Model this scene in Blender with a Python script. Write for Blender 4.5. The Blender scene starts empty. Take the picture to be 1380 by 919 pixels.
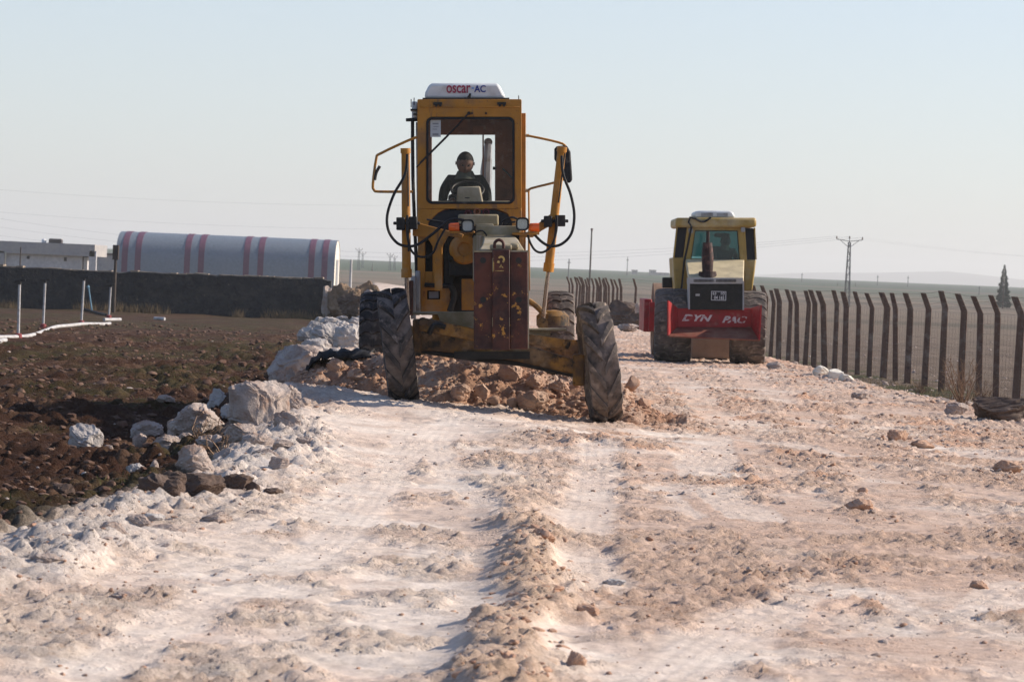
import bpy, bmesh, math, random
import numpy as np
from mathutils import Vector, Matrix
R = math.radians
random.seed(7); rng = np.random.default_rng(11)
SC = bpy.context.scene; COL = SC.collection

# ------------------------------------------------------------------ camera
ROLL, PITCH, FPX, CAMZ = R(2.43), R(1.28), 4000.0, 1.6
_f = Vector((0, math.cos(PITCH), -math.sin(PITCH))); _u0 = Vector((0, math.sin(PITCH), math.cos(PITCH))); _r0 = Vector((1, 0, 0))
_r = _r0 * math.cos(ROLL) + _u0 * math.sin(ROLL); _u = _u0 * math.cos(ROLL) - _r0 * math.sin(ROLL)
cam = bpy.data.cameras.new('camera'); camo = bpy.data.objects.new('camera', cam); COL.objects.link(camo); SC.camera = camo
cam.sensor_width = 36; cam.lens = FPX / 1380 * 36; cam.clip_start = .5; cam.clip_end = 40000
M_ = Matrix((_r, _u, -_f)).transposed().to_4x4(); M_.translation = Vector((0, 0, CAMZ)); camo.matrix_world = M_
cam.dof.use_dof = True; cam.dof.focus_distance = 33.0; cam.dof.aperture_fstop = 9.0

# ------------------------------------------------------------------ sky, sun, exposure
SUN_AZ, SUN_EL = R(77), R(28)          # azimuth clockwise from the view direction (+Y)
w = bpy.data.worlds.new('World'); SC.world = w; w.use_nodes = True
nt = w.node_tree; nt.nodes.clear()
wo = nt.nodes.new('ShaderNodeOutputWorld'); bg = nt.nodes.new('ShaderNodeBackground'); sky = nt.nodes.new('ShaderNodeTexSky')
sky.sky_type = 'NISHITA'; sky.sun_disc = False; sky.sun_elevation = SUN_EL; sky.sun_rotation = SUN_AZ
sky.air_density = 1.0; sky.dust_density = .9; sky.ozone_density = 2.0; sky.altitude = 300
bg.inputs['Strength'].default_value = 0.096
tn = nt.nodes.new('ShaderNodeMix'); tn.data_type = 'RGBA'; tn.blend_type = 'MULTIPLY'; tn.inputs[0].default_value = 1; tn.inputs[7].default_value = (.995, .955, 1.02, 1)
nt.links.new(sky.outputs[0], tn.inputs[6]); # thin milky veil low over the horizon
tcw = nt.nodes.new('ShaderNodeTexCoord'); sx = nt.nodes.new('ShaderNodeSeparateXYZ'); mr = nt.nodes.new('ShaderNodeMapRange'); mr.interpolation_type = 'SMOOTHSTEP'
mr.inputs[1].default_value = .02; mr.inputs[2].default_value = .42; mr.inputs[3].default_value = .55; mr.inputs[4].default_value = 0
vm = nt.nodes.new('ShaderNodeMix'); vm.data_type = 'RGBA'; vm.inputs[7].default_value = (3.72, 4.12, 4.38, 1)
nt.links.new(tcw.outputs['Generated'], sx.inputs[0]); nt.links.new(sx.outputs[2], mr.inputs[0]); nt.links.new(mr.outputs[0], vm.inputs[0])
nt.links.new(tn.outputs[2], vm.inputs[6]); nt.links.new(vm.outputs[2], bg.inputs[0]); nt.links.new(bg.outputs[0], wo.inputs[0])
sl = bpy.data.lights.new('sun', 'SUN'); sl.energy = 3.8; sl.angle = R(.55); sl.color = (1, .89, .75)
so = bpy.data.objects.new('sun', sl); COL.objects.link(so)
sdir = Vector((math.sin(SUN_AZ) * math.cos(SUN_EL), math.cos(SUN_AZ) * math.cos(SUN_EL), math.sin(SUN_EL)))
so.rotation_euler = sdir.to_track_quat('Z', 'Y').to_euler(); so.location = (30, 10, 20)
vs = SC.view_settings; vs.view_transform = 'Standard'; vs.look = 'None'; vs.gamma = 1; vs.exposure = 0.90; vs.use_curve_mapping = False
SC.render.engine = 'CYCLES'; SC.cycles.max_bounces = 6; SC.cycles.transparent_max_bounces = 12; SC.cycles.volume_bounces = 0
SC.cycles.use_denoising = True

# ------------------------------------------------------------------ picture <-> place
def P(px, py, D):
    d = _f + _r * ((px - 690) / FPX) - _u * ((py - 459.5) / FPX)
    return Vector((0, 0, CAMZ)) + d * (D / d.y)
def hz(px): return 370 + .0425 * (px - 690)

# ------------------------------------------------------------------ noise
def _h(ix, iy, s):
    n = (ix.astype(np.int64) * 374761393 + iy.astype(np.int64) * 668265263 + s * 1274126177) & 0xffffffff
    n = ((n ^ (n >> 13)) * 1274126177) & 0xffffffff
    return ((n ^ (n >> 16)) & 0xffffff) / float(0xffffff)
def vn(x, y, s=0):
    xi = np.floor(x); yi = np.floor(y); fx = x - xi; fy = y - yi
    fx = fx * fx * (3 - 2 * fx); fy = fy * fy * (3 - 2 * fy)
    a = _h(xi, yi, s); b = _h(xi + 1, yi, s); c = _h(xi, yi + 1, s); d = _h(xi + 1, yi + 1, s)
    return (a * (1 - fx) + b * fx) * (1 - fy) + (c * (1 - fx) + d * fx) * fy
def fbm(x, y, s=0, o=4, g=.5):
    t = 0; a = 1; n = 0
    for k in range(o):
        t = t + a * vn(x * 2**k + 17.3 * k, y * 2**k - 9.1 * k, s + k); n += a; a *= g
    return t / n
def clods(x, y, cell, s=0, keep=.6):
    """lumps scattered one to a cell; returns height in units of the cell"""
    u = x / cell; v = y / cell; ui = np.floor(u); vi = np.floor(v); out = np.zeros_like(u)
    for a in (-1, 0, 1):
        for b in (-1, 0, 1):
            cx = ui + a; cy = vi + b
            px = cx + _h(cx, cy, s); py = cy + _h(cx, cy, s + 1); r = .22 + .38 * _h(cx, cy, s + 2)
            on = _h(cx, cy, s + 3) < keep
            el = .7 + .6 * _h(cx, cy, s + 4)
            d2 = ((u - px)**2 * el + (v - py)**2 / el) / (r * r)
            out = np.maximum(out, np.where(on & (d2 < 1), np.sqrt(np.clip(1 - d2, 0, 1)) * r * .8, 0))
    return out
def ss(a, b, x): t = np.clip((x - a) / (b - a), 0, 1); return t * t * (3 - 2 * t)

# ------------------------------------------------------------------ materials
MATS = {}
def L(nt, a, b): nt.links.new(a, b)
def newmat(name):
    m = bpy.data.materials.new(name); m.use_nodes = True; n = m.node_tree; b = n.nodes['Principled BSDF']; MATS[name] = m
    return m, n, b
def noise_node(n, scale, detail=5, co=None, rough=.55):
    t = n.nodes.new('ShaderNodeTexNoise'); t.inputs['Scale'].default_value = scale; t.inputs['Detail'].default_value = detail
    t.inputs['Roughness'].default_value = rough
    if co: L(n, co, t.inputs['Vector'])
    return t.outputs['Fac']
def ramp(n, fac, a, b, ca=0, cb=1):
    r = n.nodes.new('ShaderNodeMapRange'); L(n, fac, r.inputs[0]); r.inputs[1].default_value = a; r.inputs[2].default_value = b
    r.inputs[3].default_value = ca; r.inputs[4].default_value = cb
    return r.outputs[0]
def mixc(n, fac, a, b, mode='MIX'):
    m = n.nodes.new('ShaderNodeMix'); m.data_type = 'RGBA'; m.blend_type = mode
    if hasattr(fac, 'links'): L(n, fac, m.inputs[0])
    else: m.inputs[0].default_value = fac
    for v, k in ((a, 6), (b, 7)):
        if hasattr(v, 'links'): L(n, v, m.inputs[k])
        else: m.inputs[k].default_value = (*v, 1)
    return m.outputs[2]
def pmat(name, base, spots=(), rough=.6, metal=0, bump=0, bscale=40, vary=.12, coat=0):
    """base colour plus spots = [(colour, noise scale, threshold 0..1, softness)] in object space"""
    m, n, b = newmat(name); tc = n.nodes.new('ShaderNodeTexCoord').outputs['Object']
    c = mixc(n, ramp(n, noise_node(n, 3.1, 6, tc), .35, .65), tuple(v * (1 - vary) for v in base), tuple(min(1, v * (1 + vary)) for v in base))
    for k, (cc, sc, th, sf) in enumerate(spots):
        mp = n.nodes.new('ShaderNodeMapping'); L(n, tc, mp.inputs[0]); mp.inputs['Scale'].default_value = (1, 1, .22 if sf < .0301 and th > .6 and sc < 6 else 1); mp.inputs['Location'].default_value = (k * 7.3 + 1, k * 3.7, k * 5.1)
        c = mixc(n, ramp(n, noise_node(n, sc, 8, mp.outputs[0], .65), th - sf, th + sf), c, cc)
    L(n, c, b.inputs['Base Color']); b.inputs['Metallic'].default_value = metal; b.inputs['Specular IOR Level'].default_value = .28 if rough > .45 and not metal else .5
    L(n, ramp(n, noise_node(n, 9, 4, tc), .3, .7, max(0, rough - .12), min(1, rough + .12)), b.inputs['Roughness'])
    if coat: b.inputs['Coat Weight'].default_value = coat
    if bump:
        bp = n.nodes.new('ShaderNodeBump'); bp.inputs['Strength'].default_value = 1; bp.inputs['Distance'].default_value = bump
        L(n, noise_node(n, bscale, 8, tc, .6), bp.inputs['Height']); L(n, bp.outputs[0], b.inputs['Normal'])
    return m

# ------------------------------------------------------------------ objects
def tag(o, label=None, cat=None, group=None, kind=None):
    if label: o['label'] = label
    if cat: o['category'] = cat
    if group: o['group'] = group
    if kind: o['kind'] = kind
    return o
def empty(name, loc=(0, 0, 0), rot=(0, 0, 0), parent=None):
    o = bpy.data.objects.new(name, None); o.empty_display_size = .2; COL.objects.link(o); o.location = loc; o.rotation_euler = rot
    if parent: o.parent = parent
    return o
def raw(name, verts, faces, mat, parent=None, smooth=35, loc=None):
    me = bpy.data.meshes.new(name); me.from_pydata([tuple(v) for v in verts], [], faces); me.validate()
    o = bpy.data.objects.new(name, me); COL.objects.link(o)
    if mat: me.materials.append(mat if not isinstance(mat, str) else MATS[mat])
    if smooth: me.shade_smooth(); me.set_sharp_from_angle(angle=R(smooth))
    if parent: o.parent = parent
    if loc: o.location = loc
    return o
def npmesh(name, V, F, mat, parent=None, smooth=None):
    """V (n,3), F (m,k) numpy"""
    me = bpy.data.meshes.new(name); k = F.shape[1]
    me.vertices.add(len(V)); me.vertices.foreach_set('co', V.astype(np.float32).ravel())
    me.loops.add(F.size); me.loops.foreach_set('vertex_index', F.astype(np.int32).ravel())
    me.polygons.add(len(F)); me.polygons.foreach_set('loop_start', np.arange(0, F.size, k, dtype=np.int32))
    me.polygons.foreach_set('loop_total', np.full(len(F), k, np.int32)); me.update(calc_edges=True)
    o = bpy.data.objects.new(name, me); COL.objects.link(o); me.materials.append(MATS[mat] if isinstance(mat, str) else mat)
    if smooth is True: me.shade_smooth()
    elif smooth: me.shade_smooth(); me.set_sharp_from_angle(angle=R(smooth))
    if parent: o.parent = parent
    return o
class MB:
    """collects shapes and links them as ONE mesh object"""
    def __init__(s): s.v = []; s.f = []; s.seg = []
    def each(s, name, mat, parent=None, smooth=35, bevel=0):
        """every added shape becomes a mesh of its own"""
        out = []; cuts = s.seg + [(len(s.v), len(s.f))]
        for (v0, f0), (v1, f1) in zip(cuts[:-1], cuts[1:]):
            m = MB(); m.v = s.v[v0:v1]; m.f = [tuple(i - v0 for i in f) for f in s.f[f0:f1]]; out.append(m.build(name, mat, parent, smooth, bevel))
        return out
    def add(s, vs, fs):
        k = len(s.v); s.seg.append((k, len(s.f))); s.v += [Vector(v) for v in vs]; s.f += [tuple(i + k for i in f) for f in fs]; return s
    def box(s, c, d, rot=None, taper=1.0):
        c = Vector(c); x, y, z = d[0] / 2, d[1] / 2, d[2] / 2; vs = []
        for a in (-1, 1):
            for b in (-1, 1):
                for e in (-1, 1):
                    t = taper if e > 0 else 1
                    v = Vector((a * x * t, b * y * t, e * z))
                    if rot: v = rot @ v
                    vs.append(c + v)
        return s.add(vs, [(0, 1, 3, 2), (4, 6, 7, 5), (0, 4, 5, 1), (2, 3, 7, 6), (0, 2, 6, 4), (1, 5, 7, 3)])
    def b2(s, lo, hi): return s.box([(a + b) / 2 for a, b in zip(lo, hi)], [abs(b - a) for a, b in zip(lo, hi)])
    def prism(s, pts, axis, a, b):
        """pts: 2-D outline; axis: 'x','y','z' the extrusion axis from a to b"""
        def m(p, t): return {'x': (t, p[0], p[1]), 'y': (p[0], t, p[1]), 'z': (p[0], p[1], t)}[axis]
        n = len(pts); vs = [m(p, a) for p in pts] + [m(p, b) for p in pts]
        return s.add(vs, [tuple(range(n))[::-1], tuple(range(n, 2 * n))] + [(i, (i + 1) % n, (i + 1) % n + n, i + n) for i in range(n)])
    def ring(s, outer, inner, a, b, axis='y'):
        def m(p, t): return {'x': (t, p[0], p[1]), 'y': (p[0], t, p[1]), 'z': (p[0], p[1], t)}[axis]
        n = len(outer); vs = [m(p, a) for p in outer] + [m(p, a) for p in inner] + [m(p, b) for p in outer] + [m(p, b) for p in inner]; fs = []
        for i in range(n):
            j = (i + 1) % n
            fs += [(i, j, j + n, i + n), (i + 2 * n, i + 3 * n, j + 3 * n, j + 2 * n), (i, i + 2 * n, j + 2 * n, j), (i + n, j + n, j + 3 * n, i + 3 * n)]
        return s.add(vs, fs)
    def tube(s, pts, r, seg=8, cap=True):
        pts = [Vector(p) for p in pts]; n = len(pts); rs = r if isinstance(r, (list, tuple)) else [r] * n; vs = []; fs = []
        ref = None
        for i, p in enumerate(pts):
            t = (pts[min(i + 1, n - 1)] - pts[max(i - 1, 0)]).normalized()
            if ref is None: ref = t.orthogonal().normalized()
            a = (ref - t * ref.dot(t)); a = a.normalized() if a.length > 1e-6 else t.orthogonal().normalized(); ref = a
            b = t.cross(a)
            for k in range(seg):
                th = 2 * math.pi * k / seg; vs.append(p + (a * math.cos(th) + b * math.sin(th)) * rs[i])
        for i in range(n - 1):
            for k in range(seg):
                k2 = (k + 1) % seg; fs.append((i * seg + k, i * seg + k2, (i + 1) * seg + k2, (i + 1) * seg + k))
        if cap: fs += [tuple(range(seg))[::-1], tuple((n - 1) * seg + k for k in range(seg))]
        return s.add(vs, fs)
    def lathe(s, prof, c, axis='x', seg=48, rot=None):
        """prof: [(along axis, radius)]"""
        c = Vector(c); vs = []; fs = []
        for (t, r) in prof:
            for k in range(seg):
                th = 2 * math.pi * k / seg; q = (r * math.cos(th), r * math.sin(th))
                v = Vector({'x': (t, q[0], q[1]), 'y': (q[0], t, q[1]), 'z': (q[0], q[1], t)}[axis])
                if rot: v = rot @ v
                vs.append(c + v)
        for i in range(len(prof) - 1):
            for k in range(seg):
                k2 = (k + 1) % seg; fs.append((i * seg + k, i * seg + k2, (i + 1) * seg + k2, (i + 1) * seg + k))
        return s.add(vs, fs)
    def build(s, name, mat, parent=None, smooth=35, bevel=0, label=None):
        o = raw(name, s.v, s.f, mat, parent, smooth)
        bm = bmesh.new(); bm.from_mesh(o.data); bmesh.ops.recalc_face_normals(bm, faces=bm.faces); bm.to_mesh(o.data); bm.free()
        if bevel:
            md = o.modifiers.new('bevel', 'BEVEL'); md.width = bevel; md.segments = 2; md.limit_method = 'ANGLE'; md.angle_limit = R(40)
        if label: o['label'] = label
        return o
def spline(pts, k=6):
    pts = [Vector(p) for p in pts]; out = []
    for i in range(len(pts) - 1):
        p0, p1, p2, p3 = pts[max(i - 1, 0)], pts[i], pts[i + 1], pts[min(i + 2, len(pts) - 1)]
        for j in range(k):
            t = j / k; out.append(.5 * ((2 * p1) + (p2 - p0) * t + (2 * p0 - 5 * p1 + 4 * p2 - p3) * t * t + (3 * p1 - p0 - 3 * p2 + p3) * t**3))
    return out + [pts[-1]]
def rrect(x0, z0, x1, z1, r, k=5):
    pts = []
    for cx, cz, a in ((x1 - r, z1 - r, 0), (x0 + r, z1 - r, 90), (x0 + r, z0 + r, 180), (x1 - r, z0 + r, 270)):
        for j in range(k + 1):
            t = R(a + 90 * j / k); pts.append((cx + r * math.cos(t), cz + r * math.sin(t)))
    return pts
def lettering(txt, mat, parent, x0, x1, z0, z1, y, shear=0, bold=.0, name='lettering'):
    """flat lettering facing -Y filling the box x0..x1, z0..z1"""
    cu = bpy.data.curves.new('txt', 'FONT'); cu.body = txt; cu.size = 1; cu.shear = shear; cu.offset = bold; cu.extrude = .002
    t = bpy.data.objects.new('txt', cu); COL.objects.link(t); dg = bpy.context.evaluated_depsgraph_get()
    me = bpy.data.meshes.new_from_object(t.evaluated_get(dg)); bpy.data.objects.remove(t)
    n = len(me.vertices); co = np.zeros(n * 3, np.float32); me.vertices.foreach_get('co', co); co = co.reshape(-1, 3)
    a = co[:, :2].min(0); b = co[:, :2].max(0)
    X = x0 + (co[:, 0] - a[0]) / (b[0] - a[0]) * (x1 - x0); Z = z0 + (co[:, 1] - a[1]) / (b[1] - a[1]) * (z1 - z0)
    me.vertices.foreach_set('co', np.stack([X, y - co[:, 2], Z], 1).astype(np.float32).ravel()); me.materials.clear(); me.materials.append(MATS[mat])
    me.update(); o = bpy.data.objects.new(name, me); COL.objects.link(o); o.parent = parent
    return o
# ------------------------------------------------------------------ the lie of the land
_ey = [0, 12, 15, 19, 23, 26, 32, 37, 45, 60, 80, 110, 150, 300, 700]
_el = [-2.8, -2.7, -2.5, -2.3, -2.0, -2.0, -2.5, -2.9, -3.1, -3.7, -4.2, -5.0, -6.8, -14, -35]
def xl(y): return np.interp(y, _ey, _el)
def xr(y): return np.interp(y, [0, 12, 30, 40, 48, 61, 80, 100, 127, 150, 300, 700], [9, 9, 8, 6.9, 5.9, 5.7, 5.3, 4.8, 3.4, 1.4, -11, -46])
def fence_x(y): return 16.74 - .089 * y
def macro(x, y):
    x = np.asarray(x, float); y = np.asarray(y, float)
    a = ss(0, 1.25, xl(y) - x); b = ss(0, 1.9, x - xr(y))
    zl = np.interp(y, [0, 12, 18, 25, 40, 80, 400], [-.12, -.14, -.2, -.26, -.42, -.6, -1.0]); zr = np.interp(y, [0, 20, 40, 65, 400], [-.2, -.3, -.42, -.75, -1.0])
    tilt = -.05 * np.clip(x - .1, -2.6, 1.6) * ss(24, 31, y) * (1 - ss(36, 42, y))
    ridge = .07 * np.exp(-((x * .837 + y * .547 - 16.75) / .9)**2) * ss(-3.2, -2.4, x) * (1 - ss(.9, 2, x)) * ss(24, 28, y) * (1 - ss(35, 38, y))
    und = .05 * (fbm(x / 3.1, y / 4.3, 5, 3) - .5) * (1 - ss(150, 200, y))
    road = tilt + ridge + und - .04 * ss(60, 100, y)
    z = road * (1 - a) * (1 - b) + zl * a + zr * b * (1 - a)
    z = z + a * .14 * (fbm(x / 2.2, y / 5.0, 9, 3) - .5) * (1 - ss(150, 300, y))
    z = z + b * .10 * (fbm(x / 2.6, y / 3.4, 12, 3) - .5) * (1 - ss(150, 300, y))
    # banked topsoil beside the near left edge of the road
    z = z + .20 * np.exp(-((x + 3.35 + .03 * (y - 18)) / .38)**2) * ss(14, 16.5, y) * (1 - ss(19.5, 22, y))
    # distant plain rises to a long low hill
    h = ss(350, 2300, y) * (9.0 + 3.5 * (fbm(x / 420, y / 900, 21, 3) - .5)) - 1.2 * ss(60, 400, y) * 0
    z = z + h - ss(2500, 3400, y) * 14
    return z
def gz(x, y): return float(macro(np.array([x]), np.array([y]))[0])
def ghit(px, py, dmax=500):
    """where the sight line through a picture point meets the ground"""
    lo = None
    D = np.concatenate([np.arange(9, 60, .05), np.arange(60, dmax, .25)])
    d = _f + _r * ((px - 690) / FPX) - _u * ((py - 459.5) / FPX); d = d / d.y
    z = CAMZ + d.z * D; g = macro(d.x * D, D); k = np.argmax(z <= g)
    if z[k] > g[k]: k = len(D) - 1
    return Vector((d.x * D[k], D[k], g[k]))
def ppm(D): return FPX / D

# worn lanes: polylines of picture points put on the ground once, then used as places
def lane(pts): return [ghit(*p).to_2d() for p in pts]
LANES = [
    (lane([(606, 566), (590, 600), (610, 650), (660, 690), (700, 760)]), .30, 1),
    (lane([(600, 572), (545, 620), (480, 700), (400, 760), (250, 830), (120, 919)]), .34, 1),
    (lane([(560, 575), (500, 640), (430, 690)]), .30, 1),
    (lane([(806, 600), (800, 660), (785, 730), (800, 800)]), .42, 1),
    (lane([(655, 690), (668, 760), (650, 840), (625, 919)]), .36, 2),
    (lane([(980, 500), (1080, 560), (1180, 640), (1240, 740), (1250, 830), (1180, 919)]), .55, 2),
    (lane([(900, 500), (960, 560), (1060, 660), (1180, 770), (1380, 900)]), .50, 2),
    (lane([(870, 610), (960, 690), (1060, 740), (1130, 840), (1150, 919)]), .45, 2),
    (lane([(500, 560), (480, 600), (500, 650)]), .60, 2),
    (lane([(1000, 570), (940, 640), (990, 700)]), .8, 1),
    (lane([(1380, 640), (1180, 620), (1060, 600)]), .6, 1),
    (lane([(1380, 790), (1280, 830), (1150, 800), (1000, 850), (900, 919)]), .5, 1),
]
def lane_field(x, y):
    """distance to lane (in half widths), arc length, kind"""
    best = np.full(x.shape, 9.0); arc = np.zeros(x.shape); off = np.zeros(x.shape); kind = np.zeros(x.shape)
    for pts, wd, kd in LANES:
        q = [p for p in spline([(p.x, p.y, 0) for p in pts], 5)]; s0 = 0
        for a, b in zip(q[:-1], q[1:]):
            dx, dy = b.x - a.x, b.y - a.y; l2 = dx * dx + dy * dy + 1e-9
            sel = (x > min(a.x, b.x) - wd) & (x < max(a.x, b.x) + wd) & (y > min(a.y, b.y) - wd) & (y < max(a.y, b.y) + wd)
            if sel.any():
                X = x[sel]; Y = y[sel]; t = np.clip(((X - a.x) * dx + (Y - a.y) * dy) / l2, 0, 1)
                ex = X - a.x - t * dx; ey = Y - a.y - t * dy; d = np.sqrt(ex * ex + ey * ey); sd = (ex * dy - ey * dx) / math.sqrt(l2)
                dn = d / (wd / 2); up = dn < best[sel]; idx = np.flatnonzero(sel.ravel())[up.ravel()]
                best.ravel()[idx] = dn[up]; arc.ravel()[idx] = (s0 + t * math.sqrt(l2))[up]; off.ravel()[idx] = sd[up]; kind.ravel()[idx] = kd
            s0 += math.sqrt(l2)
    return best, arc, off, kind
WIND = [(.02, 9), (.05, 11), (.12, 14), (.2, 17.5), (.1, 21), (.05, 25), (-.1, 28)]     # little windrow left by the blade edge
def surface(x, y):
    """full height and colour of the ground: z, rgb, road mask, loose mask"""
    z = macro(x, y); near = 1 - ss(70, 130, y)
    jag = .5 * (fbm(x / 1.3, y / 1.6, 31, 4) - .5) * 2
    a = ss(.05, .55, xl(y) - x + jag * .8); b = ss(.1, .9, x - xr(y) + jag)
    road = (1 - a) * (1 - b) * (1 - ss(280, 420, y))
    wx = np.interp(y, [p[1] for p in WIND], [p[0] for p in WIND]) + .18 * (vn(y / 1.3, y * 0, 3) - .5) + .10 * (vn(y / .4, y * 0, 4) - .5)
    wind = np.exp(-((x - wx) / (.17 + .05 * vn(y / 1.4, y * 0, 8)))**2) * (1 - ss(16.5, 23, y) * .8) * (.8 + .45 * vn(x / .3, y / .5, 7))
    n1 = .55 * fbm(x / .85, y / .95, 41, 5, .6) + .45 * fbm(x / 2.3, y / 3.2, 42, 4, .6)
    side = ss(-.4, 1.2, x)
    loose = ss(.49, .61, n1 + .10 * side - .05 - .12 * ss(4.5, 3, np.abs(y - 30)) * (1 - side))
    loose = np.maximum(loose, ss(.3, .7, wind))
    edge = np.exp(-((x - xl(y) - .15) / .5)**2) * (y < 34) * ss(.35, .6, fbm(x / .7, y / .9, 44, 3) + .1)
    loose = np.maximum(loose, edge)
    loose = np.maximum(loose, .9 * ss(-1.4, .2, x - xr(y) + .8 * jag) * (1 - ss(0, 1.5, x - xr(y))))
    ld, arc, off, kd = lane_field(x, y)
    inl = (1 - ss(.6, 1.2, ld + .9 * (fbm(x / .5, y / .5, 191, 3) - .5))) * (1 - .85 * ss(.3, .7, wind)) * np.maximum(ss(.28, .5, fbm(x / 1.2, y / 1.7, 193, 3) + .05), (x < .2) * (y > 15) * .9)
    loose = loose * (1 - .55 * inl)
    # relief
    hx = x[None] if x.ndim == 0 else x
    c1 = clods(x, y, .26, 51, .55) * .26; c2 = clods(x + .05, y, .12, 56, .6) * .12; c3 = clods(x, y, .065, 61, .6) * .065
    streak = fbm(x / .45, y / .16, 71, 3) - .5
    rip = fbm(x / .22, y / .07, 75, 2) - .5
    tn_ = fbm(x / .62 + .4 * vn(x / .2, y / .2, 141), y / .75, 143, 4, .55) * 9; tf = tn_ - np.floor(tn_)
    terr = (np.floor(tn_) + ss(.0, .16, tf)) / 9 - tn_ / 9                       # little broken steps in the crust
    rough_m = ss(.42, .58, .6 * fbm(x / .55, y / .6, 151, 4) + .4 * fbm(x / 1.6, y / 2.6, 155, 3) + .05 * side)
    gouge = -np.clip(1 - np.abs(fbm(x / .5, y / .32, 161, 3) - .5) * 16, 0, 1) * ss(.5, .7, vn(x / .9, y / 1.3, 163))
    c5 = clods(x + .3, y - .2, .045, 181, .7) * .045 * (y < 40)
    c4 = clods(x + 3.1, y + .7, .16, 171, .28) * .16
    zz = road * near * (wind * .075 + loose * (c1 * .26 * ss(.35, .8, vn(x / .8, y / .8, 66) + .3 * wind) + c2 * (.34 + .3 * wind) + c3 * .7 + c5 * .8) + (1 - loose) * (1 - inl) * (.018 * streak + .008 * rip + c3 * .22 + .020 * gouge + .016 * (fbm(x / .9, y / .11, 77, 3) - .5)) + (1 - inl * .7) * (1 - .5 * loose) * (terr * .22 * (.3 + rough_m) + rough_m * (c3 * .6 + c5 * .7 + c2 * .2 + c4 * .16) + c5 * .25)
         - .003 * inl)
    tread = np.where(kd > 1.5, np.abs(((arc + .35 * np.abs(off)) / .13) % 1 - .5) * 2, 0) * .013 + np.where(kd < 1.5, np.abs((off / .075) % 1 - .5) * 2, 0) * .010 * ss(.3, .55, fbm(x / .35, y / .5, 197, 3) + .1)
    zz = zz + road * inl * tread * near
    # banks of pale lumps at the left edge
    bank = np.exp(-((x - xl(y) - .12) / .42)**2) * ss(12.5, 14, y) * (1 - ss(28, 31, y)) * ss(.34, .62, fbm(x / .6, y / 1.1, 47, 3))
    zz = zz + bank * (.02 + .13 * fbm(x / .24, y / .30, 48, 4) + c2 * .6 + c1 * .35) * .85
    # soil
    soil = (1 - road)
    left = ss(0, .3, xl(y) - x)
    sd = 1 - ss(60, 120, y)
    zz = zz + soil * left * sd * (c1 * 1.1 * ss(.38, .6, fbm(x / 2, y / 2.5, 81, 3)) + c2 * 1.2 + .09 * (fbm(x / .5, y / .5, 82, 3) - .5)) + soil * (1 - left) * near * (c2 * .7 + c1 * .5 * vn(x, y, 83))
    z = z + zz
    # colours (albedo)
    def C(r, g, b): return np.array([r, g, b])
    n2 = fbm(x / .35, y / .5, 91, 4)[..., None]; n3 = (.5 * fbm(x / 2.4, y / 3.0, 95, 4) + .5 * fbm(x / .6, y / .6, 96, 4))[..., None]
    chalk = C(.66, .575, .50) * (.84 + .30 * n2); grey = C(.59, .48, .405) * (.80 + .36 * n2); pink = C(.52, .325, .225) * (.68 + .6 * n2); peach = C(.58, .42, .31)
    rc = grey + (chalk - grey) * ss(.44, .56, n3 + .16 * (n2 - .5))
    rc = rc + (pink - rc) * (np.maximum(loose, rough_m * .62)[..., None] * (.45 + .5 * ss(.3, .7, n2)) * (.38 + .62 * side[..., None]))
    rc = rc + (C(.50, .36, .28) - rc) * (ss(.48, .62, .5 * fbm(x / .9, y / 1.1, 101, 4) + .5 * fbm(x / 2.5, y / 4, 102, 3)) * .75 * (.25 + .75 * side))[..., None]
    rc = rc + (peach - rc) * (wind * .9)[..., None]
    rc = rc + (C(.70, .62, .545) - rc) * (inl * .45 * (kd < 1.5))[..., None]
    rc = rc + (C(.56, .51, .475) * (.8 + .4 * n2) - rc) * (np.clip(bank * 1.4, 0, 1) * .7)[..., None]
    # far stretch of road is brighter chalk
    g0 = fbm(x / 1.6, y / 4.0, 111, 4); g1 = fbm(x / .28, y / .4, 115, 3)
    soilc = C(.074, .034, .020) * (.45 + 1.0 * n2); dry = C(.20, .125, .08); green = C(.058, .062, .020) * (.7 + .6 * n2)
    lc = soilc + (dry - soilc) * ss(.55, .75, n2) * .5
    gm = ss(.50, .64, g0 + .10 * ss(38, 75, y) - .12 * (1 - ss(20, 40, y)) + .22 * np.exp(-((xl(y) - x - .7) / .6)**2) * (y < 26)) * (.35 + .65 * ss(.35, .6, g1))
    lc = lc + (green - lc) * (gm * .55)[..., None]
    lc = lc + (C(.085, .058, .036) - lc) * (ss(70, 115, y) * .3)[..., None]
    rf = C(.215, .165, .125) * (.7 + .6 * n2); rfd = C(.14, .10, .075)
    rr = rf + (rfd - rf) * ss(.4, .62, n3) * .7
    rr = rr + (C(.07, .08, .03) - rr) * (.8 * ss(.45, .6, fbm(x / 1.2, y / 2.5, 118, 3)) * (1 - ss(.3, 2.6, x - fence_x(y))) * ss(46, 52, y))[..., None]
    rr = rr + (C(.30, .20, .10) - rr) * (.7 * (1 - ss(.2, 1.5, np.abs(x - fence_x(y) + 1.6))) * (1 - ss(46, 60, y)))[..., None]
    lm = left[..., None] * (1 - ss(0, 1, x - xl(y)))[..., None]
    oc = rr * (1 - lm) + lc * lm
    far = ss(125, 190, y)[..., None]
    fn = fbm(x / 90, y / 40, 121, 4)[..., None]; fn2 = fbm(x / 260, y / 120, 125, 3)[..., None]
    fc = C(.20, .155, .115) + (C(.12, .10, .075) - C(.20, .155, .115)) * ss(.4, .65, fn)
    fc = fc + (C(.035, .055, .040) - fc) * (ss(700, 1300, y + 300 * (fn2[..., 0] - .5)) * .85)[..., None]
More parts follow.
